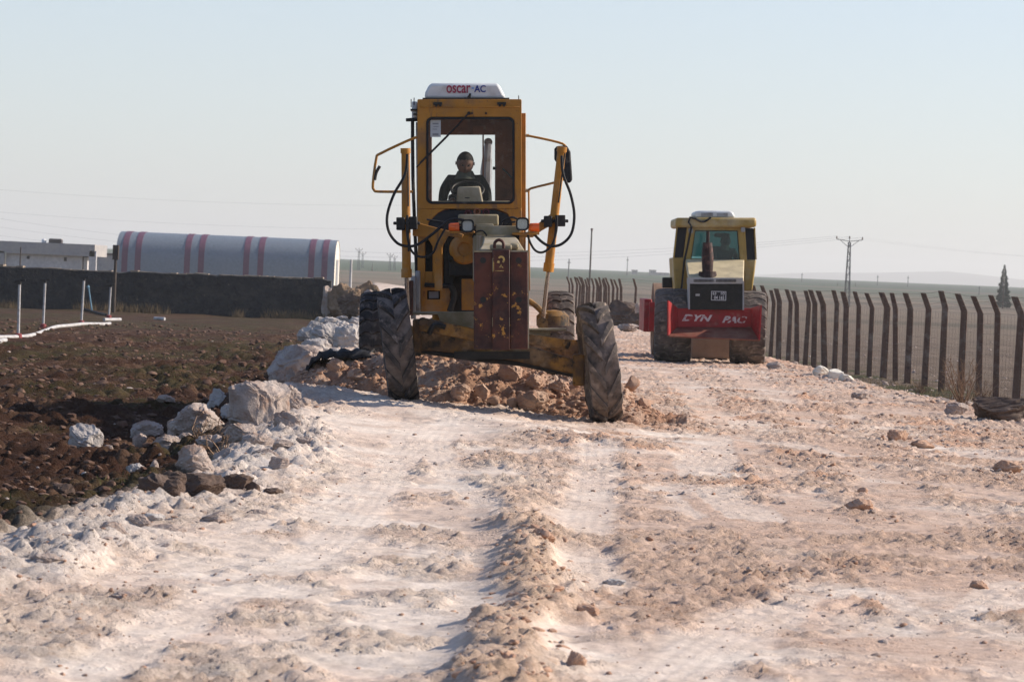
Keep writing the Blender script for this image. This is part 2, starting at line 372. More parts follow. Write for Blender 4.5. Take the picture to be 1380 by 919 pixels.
    fc = fc + (C(.05, .085, .045) - fc) * np.clip(ss(.42, .55, fn2 + .12 * ss(1100, 1700, y)[..., None]) * ss(500, 1100, y)[..., None] * ss(900, -400, x - y * .05)[..., None], 0, 1)
    oc = oc + (fc - oc) * far
    rm = road[..., None]; c = oc * (1 - rm) + rc * rm
    rgh = np.clip(np.where(road > .5, .16 + .75 * np.maximum(loose, rough_m * .9) * (1 - .6 * inl) + .15 * n1, 1), 0, 1)
    return z, np.concatenate([np.clip(c, 0, 1), rgh[..., None]], -1), road, loose, gm * (1 - road) * left

# grid: dense near the camera's stretch of road, opening out to the horizon
def grow(a, s, g, end, smax=1e9):
    out = [a]
    while out[-1] < end:
        out.append(out[-1] + s); s = min(s * g, smax)
    return out
ys = [-60, -20, 0, 5, 8, 9.5] + grow(10.6, .032, 1.0, 22)[0:] 
ys = [v for v in ys if v < 22]; yy = 22.0
while yy < 9000:
    ys.append(yy); yy += .032 * (yy / 22)**1.35 if yy < 130 else yy * .018
ys = np.array(ys)
core = np.arange(-3.6, 7.6, .030)
lx = [-v for v in grow(3.62, .034, 1.022, 5200)]; rx = grow(7.62, .034, 1.022, 5200)
xs = np.array(lx[::-1] + list(core) + rx)
X, Y = np.meshgrid(xs, ys); Z, CC, RM, LO, GM = surface(X, Y)
print('terrain', X.shape)
def terrain_mat(name, broad, bd=.02):
    m, n, b = newmat(name); geo = n.nodes.new('ShaderNodeNewGeometry').outputs['Position']
    at = n.nodes.new('ShaderNodeAttribute'); at.attribute_name = 'albedo'; c = at.outputs['Color']
    f = noise_node(n, 34, 6, geo, .7); f2 = noise_node(n, 7, 5, geo, .6)
    c = mixc(n, 1.0, c, mixc(n, ramp(n, f, .3, .7), (.80, .78, .76), (1.16, 1.16, 1.15)), 'MULTIPLY')
    c = mixc(n, 1.0, c, mixc(n, ramp(n, f2, .3, .7), (.85, .84, .83), (1.12, 1.12, 1.12)), 'MULTIPLY')
    vo = n.nodes.new('ShaderNodeTexVoronoi'); vo.inputs['Scale'].default_value = 38; L(n, geo, vo.inputs['Vector'])
    chip = ramp(n, vo.outputs['Distance'], .05, .42, 1, 0); msk = ramp(n, noise_node(n, 4.2, 6, geo, .7), .48, .62)
    mu = n.nodes.new('ShaderNodeMath'); mu.operation = 'MULTIPLY'; L(n, chip, mu.inputs[0]); L(n, msk, mu.inputs[1])
    al = at.outputs['Alpha']
    m2 = n.nodes.new('ShaderNodeMath'); m2.operation = 'MULTIPLY'; L(n, ramp(n, noise_node(n, 15, 8, geo, .75), .53, .68), m2.inputs[0]); L(n, al, m2.inputs[1])
    c = mixc(n, 1.0, c, mixc(n, m2.outputs[0], (1, 1, 1), (.86, .75, .67)), 'MULTIPLY')
    L(n, c, b.inputs['Base Color']); b.inputs['Roughness'].default_value = .95; b.inputs['Specular IOR Level'].default_value = .15
    b0 = n.nodes.new('ShaderNodeBump'); b0.inputs['Distance'].default_value = bd * .6; L(n, mu.outputs[0], b0.inputs['Height'])
    bp = n.nodes.new('ShaderNodeBump'); bp.inputs['Distance'].default_value = bd; L(n, noise_node(n, broad, 10, geo, .75), bp.inputs['Height']); L(n, b0.outputs[0], bp.inputs['Normal'])
    L(n, al, bp.inputs['Strength']); L(n, al, b0.inputs['Strength']); L(n, bp.outputs[0], b.inputs['Normal']); return m
terrain_mat('road_dirt', 18, .034); terrain_mat('field_soil', 16, .12)
ny, nx = X.shape; idx = np.arange(nx * ny).reshape(ny, nx)
quads = np.stack([idx[:-1, :-1], idx[:-1, 1:], idx[1:, 1:], idx[1:, :-1]], -1).reshape(-1, 4)
fm = RM[:-1, :-1].ravel() > .5
V = np.stack([X, Y, Z], -1).reshape(-1, 3); CF = CC.reshape(-1, 4)
def sheet(name, sel, mat, label, cat):
    q = quads[sel]; used, inv = np.unique(q, return_inverse=True)
    o = npmesh(name, V[used], inv.reshape(-1, 4), mat, smooth=True)
    at = o.data.color_attributes.new('albedo', 'FLOAT_COLOR', 'POINT'); at.data.foreach_set('color', CF[used].astype(np.float32).ravel())
    tag(o, label, cat, kind='structure'); return o
sheet('road', fm, 'road_dirt', 'chalky pink and white dirt road with tyre tracks', 'road')
sheet('ground', ~fm, 'field_soil', 'dark ploughed fields and far plain either side of the road', 'ground')

# far mountains
m, n, b = newmat('mountain'); b.inputs['Base Color'].default_value = (.16, .15, .13, 1); b.inputs['Roughness'].default_value = 1
mx = np.linspace(-2600, 3200, 260); my = np.linspace(6300, 8200, 30); MX, MY = np.meshgrid(mx, my)
env = np.interp(mx, [-2600, -1200, -300, 200, 420, 700, 1050, 1500, 3200], [30, 34, 12, 34, 22, 52, 66, 40, 30])
MZ = env[None] * np.sin(np.clip((MY - 6300) / 1900, 0, 1) * math.pi) * (.85 + .3 * fbm(MX / 260, MY / 400, 131, 5)) - 14
mi = np.arange(MX.size).reshape(MX.shape); mq = np.stack([mi[:-1, :-1], mi[:-1, 1:], mi[1:, 1:], mi[1:, :-1]], -1).reshape(-1, 4)
tag(npmesh('hills', np.stack([MX, MY, MZ], -1).reshape(-1, 3), mq, 'mountain', smooth=True), 'faint blue mountains on the horizon', 'mountains', kind='structure')

# haze
hm = bpy.data.materials.new('haze'); hm.use_nodes = True; hn = hm.node_tree; hn.nodes.clear(); ho = hn.nodes.new('ShaderNodeOutputMaterial')
hv = hn.nodes.new('ShaderNodeVolumePrincipled'); hv.inputs['Color'].default_value = (.97, .97, .95, 1); hv.inputs['Density'].default_value = .00022; hv.inputs['Anisotropy'].default_value = .2
hn.links.new(hv.outputs[0], ho.inputs['Volume'])
hb = MB().b2((-5400, -70, -20), (5400, 9300, 95)).build('haze', hm, smooth=0); tag(hb, 'thin pale haze over the plain', 'haze', kind='stuff')
# ------------------------------------------------------------------ paint and materials for the machines
YL = (.39, .165, .019)
pmat('grader_yellow', YL, [((.20, .11, .05), 2.3, .60, .10), ((.12, .05, .03), 9, .70, .03), ((.38, .29, .18), 1.3, .66, .12), ((.10, .045, .025), 26, .66, .02), ((.20, .10, .04), 5, .615, .03)], .5, 0, .003, 30)
pmat('dirty_yellow', (.30, .15, .03), [((.09, .055, .03), 3.0, .45, .10), ((.34, .24, .15), 2.0, .62, .10), ((.022, .018, .015), 6, .58, .05)], .7, 0, .004, 30)
pmat('olive_dust', (.22, .18, .10), [((.36, .31, .23), 2.6, .5, .12), ((.12, .09, .06), 7, .66, .05)], .8, 0, .003, 30)
pmat('rust_brown', (.026, .0085, .008), [((.05, .022, .018), 5, .62, .06), ((.085, .024, .014), 2.2, .52, .08), ((.36, .17, .03), 8.5, .615, .012), ((.16, .12, .10), 3, .76, .05)], .55, 0, .003, 25)
pmat('black_metal', (.006, .006, .006), [((.035, .024, .018), 6, .6, .1)], .6, .2, .002)
pmat('black_rubber', (.014, .014, .016), [((.10, .085, .075), 5, .68, .08)], .75)
pmat('tyre_rubber', (.013, .013, .017), [((.085, .070, .062), 2.4, .50, .12), ((.22, .175, .15), 9, .60, .06)], .9, 0, .006, 26)
pmat('tyre_dusty', (.022, .020, .021), [((.13, .105, .09), 2.4, .45, .14), ((.24, .19, .155), 9, .58, .06)], .92, 0, .006, 26)
pmat('rim_dirty', (.20, .15, .10), [((.42, .35, .29), 4, .5, .15)], .8, 0, .003)
pmat('white_plastic', (.62, .63, .62), [((.42, .38, .32), 3, .66, .1)], .4)
pmat('grey_metal', (.30, .31, .33), [((.15, .12, .10), 6, .6, .1)], .5, .4, .002)
pmat('chrome_rod', (.55, .52, .48), [((.3, .22, .16), 6, .6, .1)], .3, .9)
pmat('cab_lining', (.24, .095, .05), [((.14, .05, .03), 4, .6, .1), ((.32, .22, .17), 8, .66, .1)], .85, 0, .002)
pmat('red_plastic', (.45, .03, .02), [], .35); pmat('orange_lens', (.85, .13, .015), [], .25)
pmat('decal_red', (.30, .02, .06), [], .5); pmat('horn_red', (.07, .010, .018), [], .5); pmat('decal_blue', (.015, .03, .22), [], .5); pmat('decal_light_blue', (.10, .28, .62), [], .5)
pmat('decal_yellow', (.45, .31, .10), [((.06, .025, .02), 16, .56, .05)], .6); pmat('paper', (.55, .53, .55), [], .8); pmat('print_grey', (.28, .27, .29), [], .8)
pmat('skin', (.115, .058, .040), [], .6); pmat('hair', (.012, .010, .009), [], .9); pmat('dark_jacket', (.008, .009, .008), [((.016, .017, .013), 14, .55, .1)], .9, 0, .01, 22); pmat('jacket_lining', (.06, .065, .05), [], .9, 0, .008, 30)
pmat('glass_black', (.008, .010, .016), [], .5)
def glassmat(name, tint, dirt, amount, gloss=.08):
    m = bpy.data.materials.new(name); m.use_nodes = True; MATS[name] = m; n = m.node_tree; n.nodes.clear(); o = n.nodes.new('ShaderNodeOutputMaterial')
    tr = n.nodes.new('ShaderNodeBsdfTransparent'); tr.inputs[0].default_value = (*tint, 1); gl = n.nodes.new('ShaderNodeBsdfGlossy'); gl.inputs['Roughness'].default_value = .08
    df = n.nodes.new('ShaderNodeBsdfDiffuse'); df.inputs[0].default_value = (*dirt, 1)
    a = n.nodes.new('ShaderNodeMixShader'); a.inputs[0].default_value = gloss; L(n, tr.outputs[0], a.inputs[1]); L(n, gl.outputs[0], a.inputs[2])
    c = n.nodes.new('ShaderNodeMixShader'); tc = n.nodes.new('ShaderNodeTexCoord').outputs['Object']
    L(n, ramp(n, noise_node(n, 2.5, 6, tc, .65), .35, .75, amount * .4, amount * 1.8), c.inputs[0]); L(n, a.outputs[0], c.inputs[1]); L(n, df.outputs[0], c.inputs[2]); L(n, c.outputs[0], o.inputs[0])
glassmat('cab_glass', (.93, .95, .94), (.40, .33, .27), .018, .018); glassmat('teal_glass', (.12, .27, .27), (.12, .25, .26), .12, .05); glassmat('lens_glass', (.5, .55, .6), (.3, .32, .36), .5, .3)
# reflector look of the work lamps (unlit)
pmat('lamp_reflector', (.42, .47, .55), [], .15, .6)

pmat('tyre_caked', (.20, .155, .13), [((.028, .026, .026), 3.2, .54, .10), ((.24, .19, .16), 7, .62, .06)], .95, 0, .006, 26)
def tyre_mesh(Rr, W, n=20, lug=.032, side='chevron', bend=.34, lw=.075, sag=.02):
    """tyre lying along X, centre at origin"""
    b = MB(); h = W / 2
    prof = [(-h * .72, Rr * .58), (-h * .98, Rr * .66), (-h * 1.04, Rr * .80), (-h * .98, Rr * .90), (-h * .86, Rr - lug - .012), (-h * .45, Rr - lug - .001), (0, Rr - lug + .004),
            (h * .45, Rr - lug - .001), (h * .86, Rr - lug - .012), (h * .98, Rr * .90), (h * 1.04, Rr * .80), (h * .98, Rr * .66), (h * .72, Rr * .58)]
    b.lathe(prof, (0, 0, 0), 'x', 72)
    b.lathe([(-h * .72, Rr * .58), (h * .72, Rr * .58)], (0, 0, 0), 'x', 72); b.ncar = len(b.f)
    for s in (-1, 1):
        for k in range(n):
            t0 = 2 * math.pi * (k + (.5 if s > 0 else 0) * (side == 'chevron')) / n; vs = []; fs = []
            st = [.02, .3, .6, .88, 1.0, 1.03]
            for i, u in enumerate(st):
                if side == 'block': tc_ = t0 + bend * .25 * math.sin(u * 3.1)
                else: tc_ = t0 + bend * u
                x = s * u * h; top = Rr - .030 * u**3; bot = Rr - lug - .03
                if i == 4: top = Rr * .955; bot = Rr * .90
                if i == 5: top = Rr * .89; bot = Rr * .87; x = s * h * 1.06
                ww = lw * (1 + .25 * u)
                for (dt, rr) in ((-ww / 2 / Rr, bot), (-ww * .42 / Rr, top), (ww * .42 / Rr, top), (ww / 2 / Rr, bot)):
                    vs.append((x, rr * math.sin(tc_ + dt), rr * math.cos(tc_ + dt)))
            for i in range(len(st) - 1):
                for j in range(3): fs.append((i * 4 + j, i * 4 + j + 1, i * 4 + j + 5, i * 4 + j + 4))
            fs += [(0, 1, 2, 3), tuple((len(st) - 1) * 4 + q for q in (3, 2, 1, 0))]
            b.add(vs, fs)
    return b
def wheel(parent, c, Rr, W, lean=0, steer=0, flip=1, mat='tyre_rubber', rimmat='rim_dirty', name='wheel', **kw):
    w_ = empty(name, c, (0, lean, steer), parent)
    tb = tyre_mesh(Rr, W, **kw); to = tb.build('tyre', mat, w_, 40); to.data.materials.append(MATS['tyre_caked'])
    for f_ in range(72 * 3, 72 * 9): to.data.polygons[f_].material_index = 1
    b = MB(); h = W / 2
    for s in (-1, 1):
        b.lathe([(s * h * .74, Rr * .60), (s * h * .80, Rr * .57), (s * h * .62, Rr * .54), (s * h * .30, Rr * .50), (s * h * .22, Rr * .22), (s * h * .42, Rr * .20), (s * h * .42, 0.001)], (0, 0, 0), 'x', 40)
        for k in range(8):
            a = 2 * math.pi * k / 8; b.lathe([(s * h * .20, .018), (s * h * .34, .018), (s * h * .34, .001)], (0, Rr * .34 * math.cos(a), Rr * .34 * math.sin(a)), 'x', 6)
    b.build('rim', rimmat, w_, 40)
    return w_

# ------------------------------------------------------------------ motor grader
GW = P(671, 560, 33.5); GM_ = Matrix.Translation(GW) @ Matrix.Rotation(-ROLL, 4, 'Y'); GI = GM_.inverted()
gr = empty('motor_grader', GW, (0, -ROLL, 0))
tag(gr, 'yellow road grader with a brown front plate, white rooftop unit and leaning front wheels', 'road grader')
def G(px, py, D): return GI @ P(px, py, D)
def gxz(px, py, D): v = G(px, py, D); return (v.x, v.z)
Y0 = GW.y
def plate(mb, pts, D, th):       # outline drawn on the machine's own face at depth D, extruded backwards
    return mb.prism([gxz(x, y, D) for x, y in pts], 'y', D - Y0, D - Y0 + th)
def rect(mb, x0, y0, x1, y1, D, th): return plate(mb, [(x0, y0), (x1, y0), (x1, y1), (x0, y1)], D, th)
def gt(pts, k=6): return spline([G(*p) for p in pts], k)

# cab
DC = 36.6
def rr_px(x0, y0, x1, y1, r, D): a = gxz(x0, y1, D); c = gxz(x1, y0, D); return rrect(a[0], a[1], c[0], c[1], r)
cab = MB()
lo = gxz(562.5, 310, DC); hi = gxz(703, 134, DC)
outer = rrect(lo[0], gxz(600, 281.5, DC)[1], hi[0], hi[1], .02); inner = rr_px(574.5, 158, 693.5, 275, .075, DC)
cab.ring(outer, inner, DC - Y0, DC - Y0 + .05)
top = hi[1]; bot = gxz(600, 300, DC)[1]
yF, yB = DC - Y0 + .05, DC - Y0 + 1.5
# lower front with dark arched window
cab.b2((lo[0], DC - Y0 + .002, gxz(600, 312, DC)[1]), (gxz(577, 0, DC)[0], DC - Y0 + .05, gxz(600, 281.6, DC)[1]))
cab.b2((gxz(690, 0, DC)[0], DC - Y0 + .002, gxz(600, 312, DC)[1]), (hi[0], DC - Y0 + .05, gxz(600, 281.6, DC)[1]))
plate(cab, [(576, 281.8), (600, 281.8), (590, 287), (577, 300)], DC + .004, .04); plate(cab, [(691, 281.8), (691, 300), (684, 288), (670, 281.8)], DC + .004, .04)
# brow seam and hinges
rect(cab, 566, 143.5, 700, 145, DC - .012, .012)
# side walls: pillars and lower panels, a little wider than the front
for s, x in ((-1, lo[0]), (1, hi[0])):
    a, b_ = (x, x + .045) if s < 0 else (x - .045, x)
    cab.b2((a, yF, top - .30), (b_, yB, top - .002)); cab.b2((a, yF, bot - .15), (b_, yB, gxz(0, 268, DC)[1]))
    cab.b2((a - .0 * s, yF, gxz(0, 268, DC)[1]), (b_, yF + .07, top - .30)); cab.b2((a, yB - .10, gxz(0, 268, DC)[1]), (b_, yB, top - .30)); cab.b2((a, yF + .72, gxz(0, 268, DC)[1]), (b_, yF + .77, top - .30))
# roof
cab.b2((lo[0], yF, top - .06), (hi[0], yB, top - .004))
# rear wall (inside is seen through the windscreen)
cabo = cab.build('cab', 'grader_yellow', gr, 30, .006)
sw = MB(); x9 = gxz(708.5, 0, DC + .9)[0]
sw.b2((hi[0] - .002, yF + .75, gxz(0, 400, DC)[1]), (hi[0] + .055, yB - .1, gxz(0, 148, DC)[1])); sw.each('side_fairing', 'grader_yellow', gr, 30, .006)
lin = MB(); DB = DC + 1.40
ro = [gxz(px, py, DB) for px, py in ((567, 312), (703, 312), (703, 137), (567, 137))]; A_ = gxz(582, 271, DB); B_ = gxz(667, 182, DB)
fx0, fx1 = lo[0] + .05, hi[0] - .05; z0_, z1_ = bot, top - .07
yb = DB - Y0
lin.b2((fx0, yb, z0_), (A_[0], yb + .03, z1_)); lin.b2((B_[0], yb, z0_), (fx1, yb + .03, z1_)); lin.b2((A_[0], yb, B_[1]), (B_[0], yb + .03, z1_)); lin.b2((A_[0], yb, z0_), (B_[0], yb + .03, A_[1]))
xm = gxz(651, 0, DB)[0]; lin.b2((xm - .01, yb - .01, A_[1]), (xm + .01, yb + .02, B_[1]))
lin.b2((gxz(637, 0, DB)[0], yb - .10, gxz(0, 181, DB)[1]), (gxz(655, 0, DB)[0], yb - .002, gxz(0, 170, DB)[1]))
lin.b2((fx0 + .01, yF + .02, z1_ - .02), (fx1 - .01, yb - .02, z1_ - .002))
lin.build('rear_lining', 'cab_lining', cabo, 30, .004)
ip = MB(); ip.tube(gt([(678, 228, DB - .1), (690, 240, DB - .3), (700, 256, DB - .5)], 3), .012, 6); ip.tube(gt([(664, 227, DB - .06), (668, 227, DB - .06)], 2), .02, 6); ip.build('door_latch', 'black_metal', cabo)
fur = MB(); fur.lathe([(-.02, .055), (.02, .055), (.02, .001)], G(658, 192, DB + .35), 'y', 16); fur.tube([G(658, 194, DB + .35), G(655, 232, DB + .35), G(656, 270, DB + .38)], [.05, .075, .055], 8)
fur.build('air_intake_stack', 'grey_metal', gr)
gk = MB(); ino = rr_px(574.5, 158, 693.5, 275, .075, DC); inn = rr_px(577.5, 161, 690.5, 272, .062, DC)
gk.ring([(a * 1, b) for a, b in ino], inn, DC - Y0 - .008, DC - Y0 + .03); gk.build('window_gasket', 'black_rubber', cabo, 40)
wz = MB(); wi = rr_px(576, 159.5, 692, 273.5, .07, DC); wz.add([(a, DC - Y0 + .02, b) for a, b in wi], [tuple(range(len(wi)))]); wz.build('windscreen', 'cab_glass', cabo, 0)
st = MB(); rect(st, 580, 162, 594, 185, DC + .030, .003); sto = st.build('paper_notice', 'paper', cabo, 0)
pr = MB()
for k, (a, b_) in enumerate(((166, 168), (170.5, 171.5), (174, 175), (180, 183))): rect(pr, 583 + (k == 1), a, 591 - (k == 2) * 2, b_, DC + .026, .002)
pr.each('print', 'print_grey', sto, 0)
aw = MB(); plate(aw, [(577, 309), (577, 301), (590, 288), (600, 283.5), (668, 283.5), (683, 289), (690, 299), (690, 309)], DC + .03, .02); aw.build('lower_window', 'glass_black', cabo, 0)
wp = MB(); wp.tube(gt([(632, 152.5, DC - .05), (600, 187, DC - .06), (578, 209, DC - .06), (561, 226, DC - .05)], 3), [.011] * 4 + [.009] * 6, 6); wp.tube([G(632, 153, DC - .06), G(632, 153, DC + .02)], .022, 8); wp.tube([G(618, 168, DC - .075), G(566, 220, DC - .075)], .014, 4)
wp.build('wiper', 'black_rubber', cabo)
kn = MB()
for q in ((636, 153), (655, 153)): kn.tube([G(q[0], q[1], DC - .02), G(q[0], q[1], DC + .01)], .014, 8)
kn.each('bolt', 'black_metal', cabo)
for q in (590, 676):
    hg = MB(); rect(hg, q - 6, 138, q + 6, 141.5, DC - .03, .03); rect(hg, q - 4, 141, q - 1, 144, DC - .025, .025); rect(hg, q + 2, 141, q + 5, 144, DC - .025, .025); hg.build('hinge', 'black_metal', cabo, 0, .003)
# roof unit
ac = MB(); z1 = gxz(0, 133, DC)[1]; ax0, ax1 = gxz(571.5, 0, DC + .2)[0], gxz(682, 0, DC + .2)[0]; zt = gxz(0, 112, DC + .2)[1]
for (y0, y1) in ((.25, 1.25),):
    pf = [(ax0, z1 + .012), (ax1, z1 + .012), (ax1 - .025, z1 + .07), (ax1 - .085, zt - .015), (ax1 - .12, zt), (ax0 + .10, zt), (ax0 + .06, zt - .015), (ax0 + .01, z1 + .09)]
    ac.prism(pf, 'y', DC - Y0 + y0, DC - Y0 + y1)
aco = ac.build('rooftop_cooler', 'white_plastic', gr, 30, .035)
ya = DC - Y0 + .242
lettering('oscar', 'decal_red', aco, gxz(601.5, 0, DC + .2)[0], gxz(634, 0, DC + .2)[0], gxz(0, 125.5, DC + .2)[1], gxz(0, 115, DC + .2)[1], ya, 0, .012)
lettering('-', 'decal_light_blue', aco, gxz(635.5, 0, DC + .2)[0], gxz(638.5, 0, DC + .2)[0], gxz(0, 119.8, DC + .2)[1], gxz(0, 118.2, DC + .2)[1], ya, 0, 0)
lettering('AC', 'decal_blue', aco, gxz(639, 0, DC + .2)[0], gxz(654.5, 0, DC + .2)[0], gxz(0, 124.5, DC + .2)[1], gxz(0, 115, DC + .2)[1], ya, 0, .015)
bs = MB(); bs.b2((ax0 - .02, DC - Y0 + .2, z1 + .001), (ax1 + .04, DC - Y0 + 1.3, z1 + .02)); bs.build('base_strip', 'black_metal', aco, 0)
gl = MB(); gl.prism([gxz(a, b_, DC + .22) for a, b_ in ((629, 133), (633, 126), (635, 127), (634, 133))], 'y', ya - .06, ya - .03); gl.build('lamp_stub', 'black_metal', aco)
# stacks, pipes and gutter on the picture-left of the cab
pp = MB(); pp.tube(gt([(556, 162, DC + .3), (556.5, 240, DC + .3), (560, 330, DC + .3), (562, 380, DC + .3)], 2), .022, 8); pp.tube([G(547, 162, DC + .3), G(566, 161, DC + .3)], [.02, .028], 8); pp.build('exhaust_pipe', 'black_metal', gr)
pp = MB(); pp.tube([G(561.5, 165, DC + .35), G(563, 300, DC + .35), G(566, 380, DC + .35)], .012, 6); pp.build('conduit', 'grey_metal', gr)
an = MB(); an.tube([G(554, 134, DC + .5), G(554, 145, DC + .5)], .006, 5); an.tube([G(558, 132, DC + .5), G(558, 142, DC + .5)], .006, 5); an.tube([G(699, 129, DC + .3), G(699, 134, DC + .3)], .006, 5)
rect(an, 553, 147, 563, 149, DC + .5, .3); rect(an, 557, 153, 563, 155, DC + .5, .3); an.each('bracket', 'black_metal', gr)
bx = MB(); rect(bx, 555, 137, 562, 159, DC + .55, .4); bx.build('filter_box', 'white_plastic', gr, 30, .01)
# right-hand rod beside the cab
rr_ = MB(); rr_.tube([G(712.5, 256, DC), G(713, 300, DC), G(711.5, 390, DC)], .012, 6); rr_.build('hand_rail', 'grader_yellow', gr)
rr_ = MB(); rr_.tube([G(708, 183, DC + .1), G(713, 183, DC + .1)], .02, 6); rr_.tube([G(708, 257, DC + .1), G(714, 257, DC + .1)], .022, 6); rr_.each('rail_bracket', 'olive_dust', gr)

# mirrors
DM = 36.2
for pts in ([(562, 185, DM), (549, 190, DM), (513, 207, DM), (507, 214, DM), (502.5, 248, DM), (504, 256, DM), (511, 258.5, DM), (556, 258.5, DM)],):
    t = MB().tube(gt(pts, 3), .017, 7).build('mirror_frame', 'grader_yellow', gr)
    MB().tube(gt([(505, 243, DM), (507, 233, DM), (512, 224, DM)], 3), .02, 6).build('clamp', 'black_metal', t)
t = MB().tube(gt([(710, 183, DM), (735, 188, DM), (758, 194, DM), (763, 200, DM)], 3), .015, 7).build('mirror_frame', 'grader_yellow', gr); MB().tube(gt([(712, 258, DM), (716, 254, DM), (748, 246, DM), (762, 241, DM)], 3), .015, 7).build('mirror_frame', 'grader_yellow', gr)
mm = MB(); mp = [(750, 197), (764, 196), (769, 205), (771.5, 243), (768, 247), (763, 246), (754, 225), (747, 215), (747, 201)]
plate(mm, mp, DM - .02, .07); mo = mm.build('mirror', 'black_rubber', gr, 30, .02)

# headlight bar, lamps, side arms
DL = 34.5
lb = MB(); rect(lb, 641, 304.5, 701, 317, DL, .12); rect(lb, 641, 302, 665, 305, DL + .03, .4); lb.build('lamp_bar', 'olive_dust', gr, 30, .008)
for x, y in ((630, 304.5), (704, 302)):
    h_ = MB(); o_ = rr_px(x - 8.8, y - 8.8, x + 8.8, y + 8.8, .045, DL - .12); i_ = rr_px(x - 6.6, y - 6.6, x + 6.6, y + 6.6, .032, DL - .12)
    h_.ring(o_, i_, DL - Y0 - .12, DL - Y0 - .03); h_.add([(a, DL - Y0 - .031, b) for a, b in o_], [tuple(range(len(o_)))]); ho_ = h_.build('headlight', 'black_rubber', gr, 40)
    le = MB(); le.add([(a, DL - Y0 - .095, b) for a, b in i_], [tuple(range(len(i_)))]); le.build('lens', 'lens_glass', ho_, 0)
    rf = MB(); c_ = G(x, y, DL - .05); rf.lathe([(0.0, .02), (-.015, .045), (-.04, .06)], c_, 'y', 20); rf.add([(a, DL - Y0 - .04, b) for a, b in i_], [tuple(range(len(i_)))]); rf.build('reflector', 'lamp_reflector', ho_, 40)
for x, y in ((613, 306.5), (721, 306.5)):
    c_ = G(x, y, DL - .02); ol = MB().lathe([(-.07, .001), (-.07, .038), (-.05, .048), (.03, .05), (.05, .05)], c_, 'x', 20); ol.build('turn_signal', 'orange_lens', gr, 40)
ar = MB()
plate(ar, [(562, 300), (600, 310), (612, 312), (625, 316), (622, 321), (604, 318), (596, 332), (596, 392), (586, 392), (584, 334), (576, 320), (556, 318), (556, 298)], DL + .45, .12)
plate(ar, [(744, 287), (749, 300), (730, 311), (718, 320), (700, 320), (700, 314), (714, 312), (728, 299)], DL + .42, .12)
rect(ar, 690, 313.5, 727, 316.5, DL - .06, .1); rect(ar, 604, 311.5, 640, 314.5, DL - .06, .1)
ar.each('lift_arm', 'grader_yellow', gr, 30, .008)
for (x0, y0, x1, y1) in ((534, 292, 562, 310), (733, 290, 762, 306)):
    mt = MB(); rect(mt, x0, y0 + 1, x0 + 11, y1, DL + .18, .26); rect(mt, x1 - 11, y0, x1, y1 - 1, DL + .18, .26); rect(mt, x0 + 10, y0 + 5, x1 - 10, y1 - 4, DL + .36, .1)
    mt.tube([G(x0 - 4, (y0 + y1) / 2, DL + .3), G(x1 + 4, (y0 + y1) / 2, DL + .3)], .02, 8); mt.each('cylinder_yoke', 'black_metal', gr, 30, .008)
# lift cylinders
DY = 34.85
for (a, b_, c_, nm) in (((546.5, 200), (547.5, 374), (550, 445), 0), ((757.5, 198), (739, 366), (731, 436), 1)):
    cy = MB(); w_ = .050; A = G(*a, DY); Bq = G(*b_, DY); Cq = G(*c_, DY + .35); Bq.y += .1
    cy.tube([A, A.lerp(Bq, .5), Bq], [.050, .052, .054], 14); dirv = (Bq - A).normalized()
    cy.tube([A - dirv * .0, A + dirv * .06], .060, 14); cy.tube([Bq - dirv * .1, Bq], .064, 14)
    co = cy.build('lift_cylinder', 'grader_yellow', gr, 40)
    MB().tube([Bq, Cq], .026, 12).build('piston_rod', 'chrome_rod', co, 40)
    sx = .045
    MB().tube([A + Vector((.03, -.06, -.08)), A.lerp(Bq, .45) + Vector((.03, -.065, 0))], .010, 6).tube([A.lerp(Bq, .55) + Vector((.03, -.065, 0)), A.lerp(Bq, .8) + Vector((.03, -.065, 0))], .012, 6).build('hydraulic_line', 'black_metal', co)
    MB().tube([Cq - Vector((0, .07, 0)), Cq + Vector((0, .07, 0))], .07, 12).build('ball_joint', 'dirty_yellow', co, 40)
# hoses
def hose(pts, r=.016): MB().tube(gt(pts, 6), r, 7).build('hose', 'black_rubber', gr, 60)
H = DL - .02
hose([(549, 208, H), (546, 235, H), (531, 262, H), (522, 290, H), (524, 312, H), (536, 328, H), (552, 332, H), (566, 328, H + .1), (585, 314, H + .1), (606, 297, H + .1), (625, 297, H + .1)], .017)
hose([(549, 290, H), (549, 315, H), (553, 335, H), (562, 345, H + .05), (574, 346, H + .1), (584, 340, H + .15), (590, 326, H + .15), (600, 308, H + .15)], .014)
hose([(757, 210, H), (759, 235, H), (769, 262, H), (774, 290, H), (770, 315, H), (757, 329, H), (742, 332, H), (730, 326, H), (718, 314, H + .1)], .017)
hose([(750, 290, H), (750, 310, H), (744, 330, H), (732, 340, H), (722, 338, H + .05), (715, 328, H + .1), (711, 316, H + .1)], .014)
hose([(673, 310, H + .15), (678, 298, H + .15), (690, 293, H + .1), (700, 297, H + .1)], .013); hose([(676, 312, H + .2), (684, 302, H + .2), (694, 299, H + .1)], .011)
hose([(575, 296, H + .2), (600, 300, H + .2), (622, 303, H + .1)], .011)
hose([(637, 320, H + .1), (640, 314, H), (650, 311, H), (656, 318, H)], .009)
